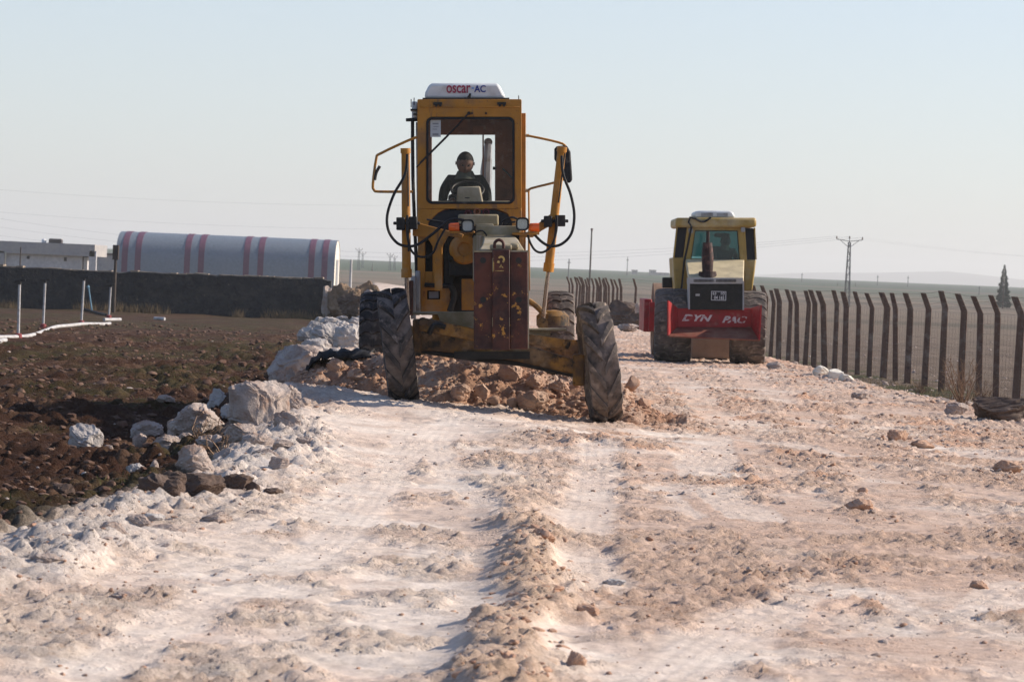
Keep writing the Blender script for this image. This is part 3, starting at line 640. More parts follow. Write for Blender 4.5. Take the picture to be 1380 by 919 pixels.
# caps / horns on the dash cowl
for x, y in ((631, 288), (643, 285.5), (655, 286)):
    c_ = G(x, y, DC - .35); k_ = MB().lathe([(.08, .035), (-.03, .045), (-.03, .028), (.02, .022), (.02, .001)], c_, 'y', 16).build('horn', 'horn_red' if x != 643 else 'cab_lining', gr, 40)
cw = MB(); cw.b2((gxz(618, 0, DC)[0], DC - Y0 - .45, gxz(0, 305, DC)[1]), (gxz(672, 0, DC)[0], DC - Y0 - .01, gxz(0, 290, DC)[1])); cw.build('valve_cover', 'olive_dust', gr, 30, .02)

# front frame (nose) and brown push plate
DP = 32.2
fr = MB()
def xpx(px, D): return G(px, 380, D).x
def zpx(py, D, px=675): return G(px, py, D).z
# nose beam: stations along depth with centre x, half width, top, bottom
stn = [(32.75, 676, 31, 336, 470), (33.2, 676, 27, 330, 440), (33.9, 675, 24, 323, 400), (34.6, 672, 22, 318, 385), (35.5, 664, 20, 316, 380), (36.6, 655, 18, 318, 380)]
vs = []; fs = []
for (D, cx, hw, t_, b_) in stn:
    for sx, py in ((-1, b_), (1, b_), (1, t_), (-1, t_)): v = G(cx + sx * hw, py, D); v.y = D - Y0; vs.append(v)
for i in range(len(stn) - 1):
    for j in range(4): fs.append((i * 4 + j, i * 4 + (j + 1) % 4, i * 4 + 4 + (j + 1) % 4, i * 4 + 4 + j))
fs += [(0, 3, 2, 1), tuple(len(vs) - 4 + q for q in range(4))]
fr.add(vs, fs); fro = fr.build('front_frame', 'olive_dust', gr, 30, .02)
pl = MB()
rect(pl, 638.5, 340, 664, 471, DP + .03, .34); rect(pl, 686.8, 339.5, 711.5, 470.5, DP + .03, .34)
rect(pl, 663.2, 336.5, 687.2, 472, DP - .02, .42); plo = pl.build('push_plate', 'rust_brown', gr, 30, .012)
ed = MB(); rect(ed, 638.5, 338.2, 664, 340, DP + .03, .34); rect(ed, 686.8, 337.5, 711.5, 339.5, DP + .03, .34); rect(ed, 711.5, 338.5, 713, 470, DP + .04, .33)
for x in (663.6, 686.6): rect(ed, x - .3, 348, x + .3, 366, DP - .026, .01); rect(ed, x - .25, 428, x + .25, 440, DP - .026, .01)
ed.build('worn_edge', 'olive_dust', plo, 0)
bo = MB()
for x in (651, 699):
    for y in (351, 404): bo.tube([G(x, y, DP + .028), G(x, y, DP + .06)], .034, 10)
bo.each('bolt_hole', 'black_metal', plo)
em = MB(); cE = (675.5, 350)     # yellow emblem: open ring on a little foot, with a dot and a frame line
arc = [(cE[0] + 5 * math.cos(R(t)), cE[1] - 5.2 * math.sin(R(t))) for t in range(150, -75, -15)]; ari = [(cE[0] + 2.4 * math.cos(R(t)), cE[1] - 2.6 * math.sin(R(t))) for t in range(-60, 165, 15)]
plate(em, arc + ari, DP - .024, .006); plate(em, [(671, 351), (673.5, 352), (673, 355), (669.5, 354)], DP - .024, .006); plate(em, [(675.5, 356), (678.5, 361), (672, 361)], DP - .024, .006)
rect(em, 664.6, 344, 665.8, 366, DP - .024, .006); rect(em, 667, 364.6, 679, 365.6, DP - .024, .006); em.build('emblem', 'decal_yellow', plo, 0)
sk = MB().tube(gt([(666.5, 335, DP + .12), (667, 327, DP + .12), (672.5, 323.5, DP + .12), (678, 327, DP + .12), (678.5, 335, DP + .12)], 4), .017, 8).build('tow_hook', 'rust_brown', plo, 60)
tp = MB(); rect(tp, 660, 329.5, 690, 337, DP + .25, .3); rect(tp, 687, 328, 699, 336, DP + .5, .25); tp.each('top_plate', 'olive_dust', fro, 30, .02)

# under-cab bodywork
DU = 36.85
bd = MB(); rect(bd, 562.8, 312, 573, 420, DU, .5); rect(bd, 583, 314, 597, 386, DU, .4); rect(bd, 573, 312, 583, 322, DU, .4); rect(bd, 573, 366, 583, 386, DU, .4)
bd.ring([gxz(x, y, DU - .1) for x, y in rrect(568, 387, 606, 421, 1)], [gxz(x, y, DU - .1) for x, y in rrect(575.5, 391.5, 593, 403.5, 1)], DU - Y0 - .1, DU - Y0 + .2)
rect(bd, 612, 314, 641, 322, DU, .4); rect(bd, 622, 376, 641, 418, DU - .15, .2); rect(bd, 700, 309, 705.5, 392, DU - .1, .5); rect(bd, 712, 312, 714.5, 392, DU - .1, .06)
c_ = G(626, 336, DU - .1); bd.lathe([(.15, .19), (0, .19), (-.03, .17), (-.03, .09), (0, .08), (0, .001)], c_, 'y', 28)
bd.each('lower_body', 'grader_yellow', gr, 30, .008)
dk = MB(); dk.b2((gxz(566, 0, DU)[0], DU - Y0 + .25, gxz(0, 425, DU)[1]), (gxz(704, 0, DU)[0], DU - Y0 + 1.2, gxz(0, 312, DU)[1])); rect(dk, 598, 322, 612, 384, DU + .05, .1); rect(dk, 605, 350, 640, 372, DU - .05, .15)
dk.tube([G(572, 384, DU - .12), G(612, 386, DU - .12)], .03, 8); dk.tube(gt([(607, 384, DU - .2), (612, 398, DU - .2), (606, 420, DU - .2)]), .04, 8); dk.build('chassis_underside', 'black_metal', gr, 30, .01)
ld = MB(); rect(ld, 553.5, 372, 560, 430, DU - .4, .2); rect(ld, 560, 365, 566, 425, DU - .3, .2)
ld.each('battery_box', 'grey_metal', gr, 30, .01); ld = MB(); rect(ld, 551, 378, 556.5, 425, DU - .5, .1); ld.build('tank_strap', 'rust_brown', gr, 30, .01)
wb = MB(); rect(wb, 578, 393, 591, 402, DU - .04, .02); wb.build('meter_window', 'print_grey', gr, 0)
# engine bay behind the cab
eb = MB(); ex0, ex1 = gxz(572, 0, 39)[0], gxz(690, 0, 39)[0]; eb.b2((ex0 + .12, 38.15 - Y0, gxz(0, 440, 39)[1]), (ex1 - .12, 41.6 - Y0, gxz(0, 292, 39)[1])); ebo = eb.build('engine_hood', 'grader_yellow', gr, 30, .06)
vg = MB()
for k in range(8):
    for s, x in ((-1, ex0 + .118), (1, ex1 - .118)): vg.b2((x - .01, 38.9 - Y0 + k * .16, gxz(0, 400, 39)[1]), (x + .01, 39.0 - Y0 + k * .16, gxz(0, 340, 39)[1]))
vg.build('vent', 'black_metal', ebo, 0)
fl = MB(); fl.b2((gxz(572, 0, 38)[0], 37.2 - Y0, gxz(0, 450, 38)[1]), (gxz(690, 0, 38)[0], 41.4 - Y0, gxz(0, 432, 38)[1])); fl.build('rear_frame', 'dirty_yellow', gr, 30, .02)

# front axle, tie rod, leaning linkage
DA = 33.5
ax = MB(); plate(ax, [(566, 447), (600, 446), (650, 456), (720, 468), (770, 484), (786, 488), (786, 505), (765, 503), (700, 488), (640, 478), (600, 474), (566, 473)], DA - .10, .22)
axo = ax.build('front_axle', 'dirty_yellow', gr, 30, .02)
ax = MB(); plate(ax, [(562, 433), (570, 428), (640, 443), (640, 460), (600, 452), (566, 446)], DA - .26, .10); plate(ax, [(711, 450), (760, 457), (770, 461), (766, 471), (740, 469), (711, 463)], DA - .26, .10)
ax.tube([G(570, 434, DA - .3), G(570, 434, DA - .1)], .055, 14); ax.tube([G(763, 463, DA - .3), G(763, 463, DA - .1)], .05, 14)
ax.each('lean_bar', 'dirty_yellow', gr, 30, .015)
ax = MB(); plate(ax, [(556, 420), (640, 420), (640, 444), (594, 436), (590, 424), (556, 424)], DA + .5, .12); rect(ax, 711, 443, 764, 446, DA + .1, .4); rect(ax, 711, 446, 742, 453, DA + .2, .2)
ax.each('drawbar', 'olive_dust', gr, 30, .01)
ax = MB(); ax.tube([G(560, 472, DA - .05), G(640, 484, DA - .05), G(700, 490, DA - .05), G(780, 507, DA - .05)], .028, 8); ax.tube(gt([(578, 450, DA - .3), (586, 438, DA - .32), (600, 441, DA - .3)]), .03, 8); rect(ax, 612, 474, 714, 484, DA - .16, .1); ax.build('tie_rod', 'black_metal', axo, 30)
kp = MB(); rect(kp, 556, 430, 568, 480, DA - .12, .3); rect(kp, 772, 478, 788, 520, DA - .12, .3); kp.each('kingpin_housing', 'dirty_yellow', axo, 30, .02)
# wheels
wl = wheel(gr, G(536, 467, DA), .665, .33, R(-7), R(3), mat='tyre_rubber', n=13, bend=.40, lw=.10, lug=.058)
wr = wheel(gr, G(807.5, 489, DA), .69, .34, R(-7.5), R(3), mat='tyre_dusty', n=13, bend=.40, lw=.10, lug=.052)
wl['label'] = 'dark front wheel with worn chevron tread'; wr['label'] = 'dusty front wheel leaning on the open road side'
for x, xo in ((505, 0), (755, 1)):
    for D in (38.95, 40.45):
        c_ = G(x if D < 40 else 630 + (x - 630) * 38.95 / 40.45, 393, D - .0); c_ = G(x, 393, 38.95); c_.y = D - Y0; c_.z -= .665
        w_ = wheel(gr, c_, .665, .34, 0, 0, mat='tyre_rubber' if xo == 0 else 'tyre_dusty', n=24, side='block', bend=.3, lw=.13, lug=.03)
td = MB()
for x in (524, 738): td.b2((G(x, 0, 39)[0] - .1, 38.7 - Y0, gxz(0, 470, 39)[1]), (G(x, 0, 39)[0] + .1, 40.7 - Y0, gxz(0, 438, 39)[1]))
td.build('tandem_case', 'dirty_yellow', gr, 30, .03)
# circle, saddle and moldboard
cr = MB(); cc = G(650, 448, 35.3); cr.lathe([(-.04, .62), (.04, .62), (.04, .54), (-.04, .54), (-.04, .62)], cc, 'z', 48); cr.tube([G(655, 452, 33.9), cc + Vector((-.45, 0, 0))], .06, 8); cr.tube([G(655, 452, 33.9), cc + Vector((.45, 0, 0))], .06, 8)
cr.lathe([(-.10, .20), (.02, .20), (.08, .14), (.10, .001)], G(745, 428, 36.2), 'z', 20); cr.tube(gt([(712, 405, 36), (722, 412, 36), (735, 425, 36)]), .035, 8); cr.build('blade_circle', 'dirty_yellow', gr, 35)
mb_ = MB(); a = G(560, 500, 36); b_ = G(800, 500, 36); prof = []
vs = []; fs = []; N = 9; zb = a.z - .22
for s, xx in ((0, a.x - .25), (1, b_.x + .2)):
    for k in range(N):
        t = k / (N - 1); yy_ = 36.0 - Y0 + .12 * math.cos(math.pi * t) + .10 * s; vs += [(xx, yy_, zb + .60 * t), (xx, yy_ + .03, zb + .60 * t)]
for k in range(N - 1):
    i = 2 * k; fs += [(i, i + 2, i + 2 + 2 * N, i + 2 * N), (i + 1, i + 1 + 2 * N, i + 3 + 2 * N, i + 3)]
fs += [(0, 2 * N, 2 * N + 1, 1), (2 * N - 2, 2 * N - 1, 4 * N - 1, 4 * N - 2)]
mb_.add(vs, fs); mb_.build('moldboard', 'dirty_yellow', gr, 60)

# ------------------------------------------------------------------ people
def skin_body(name, joints, edges, mat, parent, sub=2, root=0):
    me = bpy.data.meshes.new(name); me.from_pydata([j[0] for j in joints], edges, []); o = bpy.data.objects.new(name, me); COL.objects.link(o)
    md = o.modifiers.new('skin', 'SKIN'); md.use_smooth_shade = True
    for i, j in enumerate(joints):
        r_ = j[1]; me.skin_vertices[0].data[i].radius = (r_, r_) if not isinstance(r_, tuple) else r_
    me.skin_vertices[0].data[root].use_root = True
    s_ = o.modifiers.new('sub', 'SUBSURF'); s_.levels = s_.render_levels = sub; me.materials.append(MATS[mat])
    if parent: o.parent = parent
    return o
def person(loc, s, label, facing=1, hide_face=False, look=-.35):
    """seated figure looking along -Y (facing=1); origin at the seat point"""
    p = empty('person', loc, (0, -ROLL, 0 if facing > 0 else math.pi)); tag(p, label, 'person'); p.scale = (s, s, s)
    # torso, legs, arms: one continuous surface
    J = [((0, .02, .08), (.16, .12)), ((0, .0, .30), (.155, .115)), ((0, -.03, .47), (.185, .125)), ((0, -.04, .565), (.085, .08)), ((0, -.055, .63), (.056, .06)),
         ((-.165, -.02, .52), .075), ((-.235, -.05, .40), .064), ((-.255, -.12, .235), .050), ((-.16, -.34, .26), .036), ((-.14, -.40, .275), .030),
         ((.165, -.02, .52), .075), ((.235, -.05, .40), .064), ((.255, -.12, .235), .050), ((.16, -.34, .26), .036), ((.14, -.40, .275), .030),
         ((-.11, -.08, .06), .10), ((-.15, -.46, .10), .070), ((-.15, -.50, -.32), .045), ((-.15, -.62, -.38), .035),
         ((.11, -.08, .06), .10), ((.15, -.46, .10), .070), ((.15, -.50, -.32), .045), ((.15, -.62, -.38), .035)]
    E = [(0, 1), (1, 2), (2, 3), (3, 4), (2, 5), (5, 6), (6, 7), (7, 8), (8, 9), (2, 10), (10, 11), (11, 12), (12, 13), (13, 14), (0, 15), (15, 16), (16, 17), (17, 18), (0, 19), (19, 20), (20, 21), (21, 22)]
    body = skin_body('body', J, E, 'dark_jacket', p)
    # head: shaped from a sphere, with nose, brow, jaw, ears
    bm = bmesh.new(); bmesh.ops.create_icosphere(bm, subdivisions=4, radius=1)
    for v in bm.verts:
        x, y, z = v.co
        k = 1 - .22 * max(0, -z)**1.5; X_ = x * .078 * k; Y_ = y * .098; Z_ = z * .118
        if y < 0 and z < -.2: Y_ *= 1 - .06 * (-z)
        f_ = max(0, -y)
        Y_ -= .020 * math.exp(-((x / .13)**2 + ((z + .12) / .24)**2)) * f_                # nose
        Y_ += .010 * (math.exp(-(((x - .36) / .17)**2 + ((z - .10) / .10)**2)) + math.exp(-(((x + .36) / .17)**2 + ((z - .10) / .10)**2))) * f_  # eye sockets
        Y_ -= .006 * math.exp(-((z - .28) / .10)**2) * f_; Y_ -= .008 * math.exp(-((x / .3)**2 + ((z + .85) / .2)**2)) * f_
        Y_ += .004 * math.exp(-((x / .3)**2 + ((z + .47) / .03)**2)) * f_
        v.co = (X_ * 1.1, Y_, Z_)
    hd_m = bpy.data.meshes.new('head'); bm.to_mesh(hd_m); bm.free(); hd_m.shade_smooth(); hd_m.materials.append(MATS['skin'])
    hd = bpy.data.objects.new('head', hd_m); COL.objects.link(hd); hd.parent = p; hd.location = (0, -.095, .70); hd.rotation_euler = (-look, .04, .10); hd.scale = (1.12, 1.1, 1.08)
    for s_ in (-1, 1):
        MB().lathe([(0, .010), (s_ * .006, .020), (s_ * .010, .018), (s_ * .007, .001)], (s_ * .085, .008, .0), 'x', 14).build('ear', 'skin', hd, 60)
        MB().lathe([(0, .011), (-.004, .009), (-.006, .001)], (s_ * .030, -.089, .012), 'y', 12).build('eye', 'hair', hd, 60)
    bm = bmesh.new(); bmesh.ops.create_icosphere(bm, subdivisions=4, radius=1); kill = []
    for v in bm.verts:
        x, y, z = v.co
        cut = .50 - .25 * x * x + .04 * math.sin(x * 23) if y < -.3 else (.16 if y < .2 else -.42)
        if z < cut: kill.append(v)
        v.co = (x * .0885, y * .103 + .003, z * .124 + .003)
    bmesh.ops.delete(bm, geom=kill, context='VERTS'); hm_ = bpy.data.meshes.new('hair'); bm.to_mesh(hm_); bm.free(); hm_.shade_smooth(); hm_.materials.append(MATS['hair'])
    ha = bpy.data.objects.new('hair', hm_); COL.objects.link(ha); ha.parent = hd
    # collar
    MB().lathe([(-.03, .135), (.02, .105), (.06, .085), (.065, .075), (.03, .07)], (0, -.045, .56), 'z', 24).build('collar', 'jacket_lining', body, 60)
    # hands, four fingers and a thumb curled on the wheel
    for s_ in (-1, 1):
        H0 = Vector((s_ * .14, -.40, .275)); pj = [(H0, .028), (H0 + Vector((-s_ * .01, -.07, .005)), (.036, .018))]
        JJ = [(tuple(pj[0][0]), .026), (tuple(pj[1][0]), (.036, .020))]; EE = [(0, 1)]
        hn_ = MB(); hn_.tube([H0, H0 + Vector((-s_ * .01, -.05, .005)), H0 + Vector((-s_ * .012, -.085, .0))], [.026, .036, .034], 10)
        for k in range(4):
            q = H0 + Vector((-s_ * .012 + (k - 1.5) * .017, -.085, 0)); ln = (.034, .040, .037, .028)[k]
            hn_.tube([q, q + Vector((0, -ln, .002)), q + Vector((0, -ln * 1.3, -.024)), q + Vector((0, -ln * .8, -.040))], [.0095, .009, .0085, .007], 7)
        q = H0 + Vector((-s_ * .035, -.04, 0)); hn_.tube([q, q + Vector((-s_ * .022, -.025, -.012)), q + Vector((-s_ * .016, -.052, -.024))], [.011, .010, .008], 7)
        hn_.build('hand', 'skin', body, 60)
    return p
# grader driver: eyes just above the console; seat inside
dl = P(627, 306, DC + .80); person(dl, 1.13, 'man in a dark jacket looking down as he drives the grader', 1, look=-.38)
# seat, console, steering wheel
se = MB(); s0 = GI @ dl; se.b2((s0.x - .24, s0.y - .15, s0.z - .14), (s0.x + .24, s0.y + .28, s0.z - .02)); se.b2((s0.x - .22, s0.y + .18, s0.z), (s0.x + .22, s0.y + .28, s0.z + .42)); se.build('driver_seat', 'black_rubber', cabo, 30, .04)
cn = MB(); plate(cn, [(614, 283), (617, 252), (647, 251), (653, 283)], DC + .18, .14); cn.build('steering_console', 'olive_dust', cabo, 30, .02)
swl = MB(); cst = G(630, 256, DC + .36); rotx = Matrix.Rotation(R(32), 3, 'X')
ringp = [cst + rotx @ Vector((.20 * math.cos(t), .20 * math.sin(t), 0)) for t in np.linspace(0, 2 * math.pi, 33)]; swl.tube(ringp, .014, 8, cap=False); swl.tube([cst + rotx @ Vector((-.19, 0, 0)), cst + rotx @ Vector((.19, 0, 0))], .012, 6); swl.tube([cst, cst - Vector((0, .12, .15))], .025, 8)
swl.build('steering_wheel', 'black_metal', cabo, 60)
dsh = MB(); rect(dsh, 576, 271, 612, 280, DC + .12, .25); rect(dsh, 655, 271, 692, 280, DC + .12, .25); dsh.each('dashboard', 'olive_dust', cabo, 30, .02)
# ------------------------------------------------------------------ soil compactor (seen from behind)
pmat('roller_yellow', (.34, .225, .06), [((.16, .11, .05), 2.6, .62, .1), ((.45, .38, .25), 1.6, .62, .12)], .5, 0, .002)
pmat('roller_cream', (.56, .47, .30), [((.40, .33, .22), 3, .6, .12)], .5, 0, .002)
pmat('roller_red', (.30, .018, .020), [((.12, .03, .025), 3, .6, .1), ((.38, .18, .14), 2.2, .66, .1)], .55, 0, .003)
pmat('rust_red', (.16, .035, .022), [((.22, .11, .07), 3, .5, .14)], .8, 0, .004)
pmat('exhaust_rust', (.022, .007, .006), [((.12, .05, .04), 8, .6, .08)], .8, .2)
pmat('grille_black', (.010, .011, .012), [((.03, .03, .03), 8, .62, .1)], .5)
pmat('grey_trim', (.30, .30, .30), [((.4, .36, .3), 3, .6, .1)], .6); pmat('drum_clay', (.21, .13, .085), [((.30, .20, .14), 2, .5, .15)], .9, 0, .006)
pmat('faded_white', (.60, .50, .48), [((.32, .05, .05), 9, .56, .03)], .7); pmat('plate_white', (.5, .5, .5), [], .6); pmat('plate_black', (.02, .02, .025), [], .6)
DR = 58.0; RR = -ROLL * .45
RW = P(955, 487, DR); RM_ = Matrix.Translation(RW) @ Matrix.Rotation(RR, 4, 'Y'); RI = RM_.inverted()
ro_ = empty('soil_compactor', RW, (0, RR, 0)); tag(ro_, 'yellow and red roller seen from behind with two big rear tyres', 'road roller')
def G2(px, py, D): return RI @ P(px, py, D)
def xz2(px, py, D): v = G2(px, py, D); return (v.x, v.z)
Y2 = RW.y
def plate2(mb, pts, D, th): return mb.prism([xz2(x, y, D) for x, y in pts], 'y', D - Y2, D - Y2 + th)
def rect2(mb, x0, y0, x1, y1, D, th): return plate2(mb, [(x0, y0), (x1, y0), (x1, y1), (x0, y1)], D, th)
def poly3(mb, pts, th):         # slanted panel through given 3-D points, thickened along its normal
    v = [Vector(p) for p in pts]; n = (v[1] - v[0]).cross(v[2] - v[0]).normalized() * th; k = len(v)
    return mb.add(v + [q + n for q in v], [tuple(range(k)), tuple(range(2 * k - 1, k - 1, -1))] + [(i, (i + 1) % k, (i + 1) % k + k, i + k) for i in range(k)])
g = MB(); rect2(g, 913, 415.5, 1015, 441, DR + .55, .05); gm_ = g.build('rear_guard', 'roller_red', ro_, 30, .008)
g = MB(); poly3(g, [G2(901, 405, DR - .05), G2(913.5, 415, DR + .55), G2(913.5, 440, DR + .55), G2(901, 452, DR - .05)], .03); g.build('side_wing', 'roller_red', gm_, 30)
g = MB(); poly3(g, [G2(1027, 411, DR - .05), G2(1014.5, 415, DR + .55), G2(1014.5, 441, DR + .55), G2(1024.5, 458, DR - .05)], .03); g.build('side_wing', 'roller_red', gm_, 30)
g = MB(); poly3(g, [G2(901, 452.5, DR - .05), G2(913.5, 440.5, DR + .55), G2(1015, 441.5, DR + .55), G2(1024.5, 458, DR - .05)], .03); g.build('lower_lip', 'rust_red', gm_, 30)
yl_ = DR - Y2 + .545
def let2(t, x0, x1, y0, y1, sh=.35): a = xz2(x0, y1, DR + .545); b = xz2(x1, y0, DR + .545); lettering(t, 'faded_white', gm_, a[0], b[0], a[1], b[1], yl_, sh, .04)
let2('DYN', 919, 960, 424.5, 432.5); let2('PAC', 973, 1007, 426.5, 435)
# radiator, grille, hood
g = MB(); rect2(g, 929.5, 382, 1001, 417.5, DR + .45, .6); gg = g.build('radiator_housing', 'grille_black', ro_, 30, .01)
g = MB()
for k in range(13): rect2(g, 934, 385.5 + k * 2.3, 996, 386.3 + k * 2.3, DR + .435, .02)
g.build('grille_slats', 'black_metal', gg, 0)
g = MB(); rect2(g, 928, 374.5, 1001.5, 382.5, DR + .40, .6); rect2(g, 1000.8, 379, 1002.8, 418, DR + .42, .5); rect2(g, 928, 380, 929.8, 417, DR + .42, .5); tr_ = g.build('trim_band', 'grey_trim', ro_, 30)
g = MB()
for k in range(16):
    for x in (935, 965.5): rect2(g, x + k * 1.7, 376.5, x + k * 1.7 + .9, 380.2, DR + .39, .02)
g.build('vent_slot', 'grille_black', tr_, 0)
g = MB(); rect2(g, 958, 392.5, 979, 405, DR + .42, .02); pt = g.build('number_plate', 'plate_black', gg, 0)
a = xz2(958.3, 404.7, DR + .41); b = xz2(978.7, 392.8, DR + .41); g = MB(); g.ring([(a[0], a[1]), (b[0], a[1]), (b[0], b[1]), (a[0], b[1])], [(a[0] + .012, a[1] + .012), (b[0] - .012, a[1] + .012), (b[0] - .012, b[1] - .012), (a[0] + .012, b[1] - .012)], DR - Y2 + .408, DR - Y2 + .418); g.build('plate_border', 'plate_white', pt, 0)
for t, x0, x1, y0, y1 in (('63', 960.3, 965.3, 393.8, 397.4), ('10', 971.5, 976.6, 393.8, 397.4), ('04 165', 962.3, 976, 399, 403.2)):
    a = xz2(x0, y1, DR + .41); b = xz2(x1, y0, DR + .41); lettering(t, 'plate_white', pt, a[0], b[0], a[1], b[1], DR - Y2 + .41, 0, .02)
g = MB(); rect2(g, 937.5, 396, 943, 399, DR + .42, .02); g.build('maker_badge', 'grey_trim', gg, 0)
hd_ = MB(); A1, B1, C1, D1 = G2(929, 380, DR + .46), G2(1002, 380.5, DR + .46), G2(1003, 350, DR + 1.9), G2(924, 349, DR + 1.9)
dz = Vector((0, 0, -.12)); hd_.add([A1, B1, C1, D1, A1 + dz, B1 + dz, C1 + dz, D1 + dz], [(0, 1, 2, 3), (4, 7, 6, 5), (0, 4, 5, 1), (1, 5, 6, 2), (2, 6, 7, 3), (3, 7, 4, 0)]); hd_.build('engine_hood', 'roller_cream', ro_, 30, .02)
ex = MB(); ex.tube([G2(953.5, 374, DR + .9), G2(953.5, 366, DR + .9)], [.19, .17], 14); ex.tube([G2(953.5, 367, DR + .9), G2(953.5, 345, DR + .9), G2(953.5, 327, DR + .9)], [.105, .12, .09], 14); ex.tube([G2(953.8, 328, DR + .9), G2(954, 312, DR + .9)], .035, 10); ex.build('exhaust', 'exhaust_rust', ro_, 40)
# cab
DCR = DR + 1.95
c = MB(); rect2(c, 910.5, 293.5, 1019.5, 306.5, DCR - .15, 2.0); rf_ = c.build('cab_roof', 'roller_yellow', ro_, 30, .05)
c = MB(); plate2(c, [(937, 293.5), (935, 288), (938, 284.5), (944, 284), (983, 284), (988, 286), (991, 293.5)], DCR + .1, 1.1); c_ = c.build('roof_cooler', 'white_plastic', ro_, 30, .04)
c = MB(); rect2(c, 945, 287, 961, 291.5, DCR + .09, .05); rect2(c, 966, 287.5, 981, 292, DCR + .09, .05); c.each('intake_grille', 'grey_metal', c_, 0)
wo_ = [xz2(x, y, DCR) for x, y in ((923, 351), (1005, 352), (1000, 306.5), (933, 306.5))]; wi_ = [xz2(x, y, DCR) for x, y in ((931, 349), (997, 350), (994, 311), (937, 310.5))]
c = MB(); c.ring(wo_, wi_, DCR - Y2, DCR - Y2 + .06); cf = c.build('cab_frame', 'roller_yellow', ro_, 30, .01)
c = MB(); c.add([(a, DCR - Y2 + .03, b) for a, b in wi_], [(0, 1, 2, 3)]); c.build('rear_window', 'teal_glass', cf, 0)
c = MB(); c.ring(wi_, [(a * .985 + .0 + (wi_[0][0] + wi_[1][0]) / 2 * .015, b * .985 + (wi_[0][1] + wi_[2][1]) / 2 * .015) for a, b in wi_], DCR - Y2 - .01, DCR - Y2 + .03); c.build('window_seal', 'black_rubber', cf, 0)
# side quarter windows, body corners
for pts in ([(913, 306), (927, 306), (922, 347), (908.5, 347)], [(1003, 307), (1016.5, 308), (1018.5, 350), (1005, 350)]):
    c = MB(); plate2(c, pts, DCR + .10, .04); c.build('side_window', 'glass_black', cf, 30)
for pts in ([(926, 306), (933, 306), (925, 352), (920, 352)], [(1000, 306), (1004, 306), (1007, 352), (1003, 352)], [(911.5, 306), (913.5, 306), (909, 348), (907, 348)], [(1016, 307), (1018, 307), (1020, 350), (1018, 350)]):
    c = MB(); plate2(c, pts, DCR + .02, .1); c.build('pillar', 'roller_yellow', cf, 30, .006)
for pts in ([(907, 347), (922, 347), (931, 352), (930, 392), (910, 396)], [(1002, 350), (1019.5, 350), (1014, 392), (1003, 392)]):
    c = MB(); plate2(c, pts, DCR + .05, 1.6); c.build('cab_side_panel', 'roller_yellow', ro_, 30, .03)
# front of the cab: light shows through below a tinted band
c = MB(); DF = DCR + 1.65; c.ring([xz2(x, y, DF) for x, y in ((918, 352), (1008, 352), (1006, 307), (920, 307))], [xz2(x, y, DF) for x, y in ((932, 348.5), (996, 349), (993, 312), (937, 312))], DF - Y2, DF - Y2 + .05); c.build('front_frame', 'cab_lining', cf, 30)
c = MB(); c.add([(xz2(932, 345, DF)[0], DF - Y2 + .02, xz2(932, 345.5, DF)[1]), (xz2(996, 345, DF)[0], DF - Y2 + .02, xz2(996, 346, DF)[1]), (xz2(993, 312, DF)[0], DF - Y2 + .02, xz2(993, 312, DF)[1]), (xz2(937, 312, DF)[0], DF - Y2 + .02, xz2(937, 312, DF)[1])], [(0, 1, 2, 3)]); c.build('front_window', 'teal_glass', cf, 0)
c = MB(); rect2(c, 958, 332, 985, 352, DCR + .5, .4); rect2(c, 962, 314, 984, 320, DCR + .9, .1); c.each('seat', 'black_rubber', cf, 30, .05)
for x, y in ((931, 311), (1001.5, 309.5)):
    l_ = MB(); rect2(l_, x - 2.8, y - 3.5, x + 2.8, y + 3.5, DCR - .12, .08); l_.build('work_lamp', 'grey_trim', ro_, 30, .02)
l_ = MB().tube([G2(*p) for p in ((938, 295, DCR - .2), (930, 293, DCR - .2), (928, 300, DCR - .2), (932, 305, DCR - .2), (926, 335, DCR - .1), (922, 352, DCR - .1), (919, 385, DCR), (917, 395, DCR))], .022, 6); l_.build('cable', 'black_rubber', ro_, 60)
l_ = MB().tube(spline([G2(*p) for p in ((937, 294, DCR - .2), (943, 298, DCR - .2), (950, 298.5, DCR - .2), (958, 293, DCR - .2))], 4), .022, 6); l_.build('cable', 'black_rubber', ro_, 60)
# tyres
def w2(px, D, top, Rr, W, **k): c_ = G2(px, top, D); c_.z -= Rr; c_.y = D - Y2; return wheel(ro_, c_, Rr, W, 0, k.pop('steer', 0), mat='tyre_dusty', rimmat='rust_red', name='rear_wheel', **k)
w2(908, DR + 1.35, 388.5, .745, .70, n=22, side='block', bend=.35, lw=.16, lug=.02, steer=R(-3)); w2(1009, DR + 1.35, 391.5, .745, .66, n=22, side='block', bend=.35, lw=.16, lug=.02, steer=R(-3))
ax_ = MB(); rect2(ax_, 932, 456, 988, 483, DR + 3.2, 1.5); ax_.build('axle_guard', 'drum_clay', ro_, 30, .03); ax_ = MB(); ax_.tube([G2(915, 432, DR + 1.35), G2(1003, 435, DR + 1.35)], .16, 12); ax_.build('axle', 'drum_clay', ro_, 30, .03)
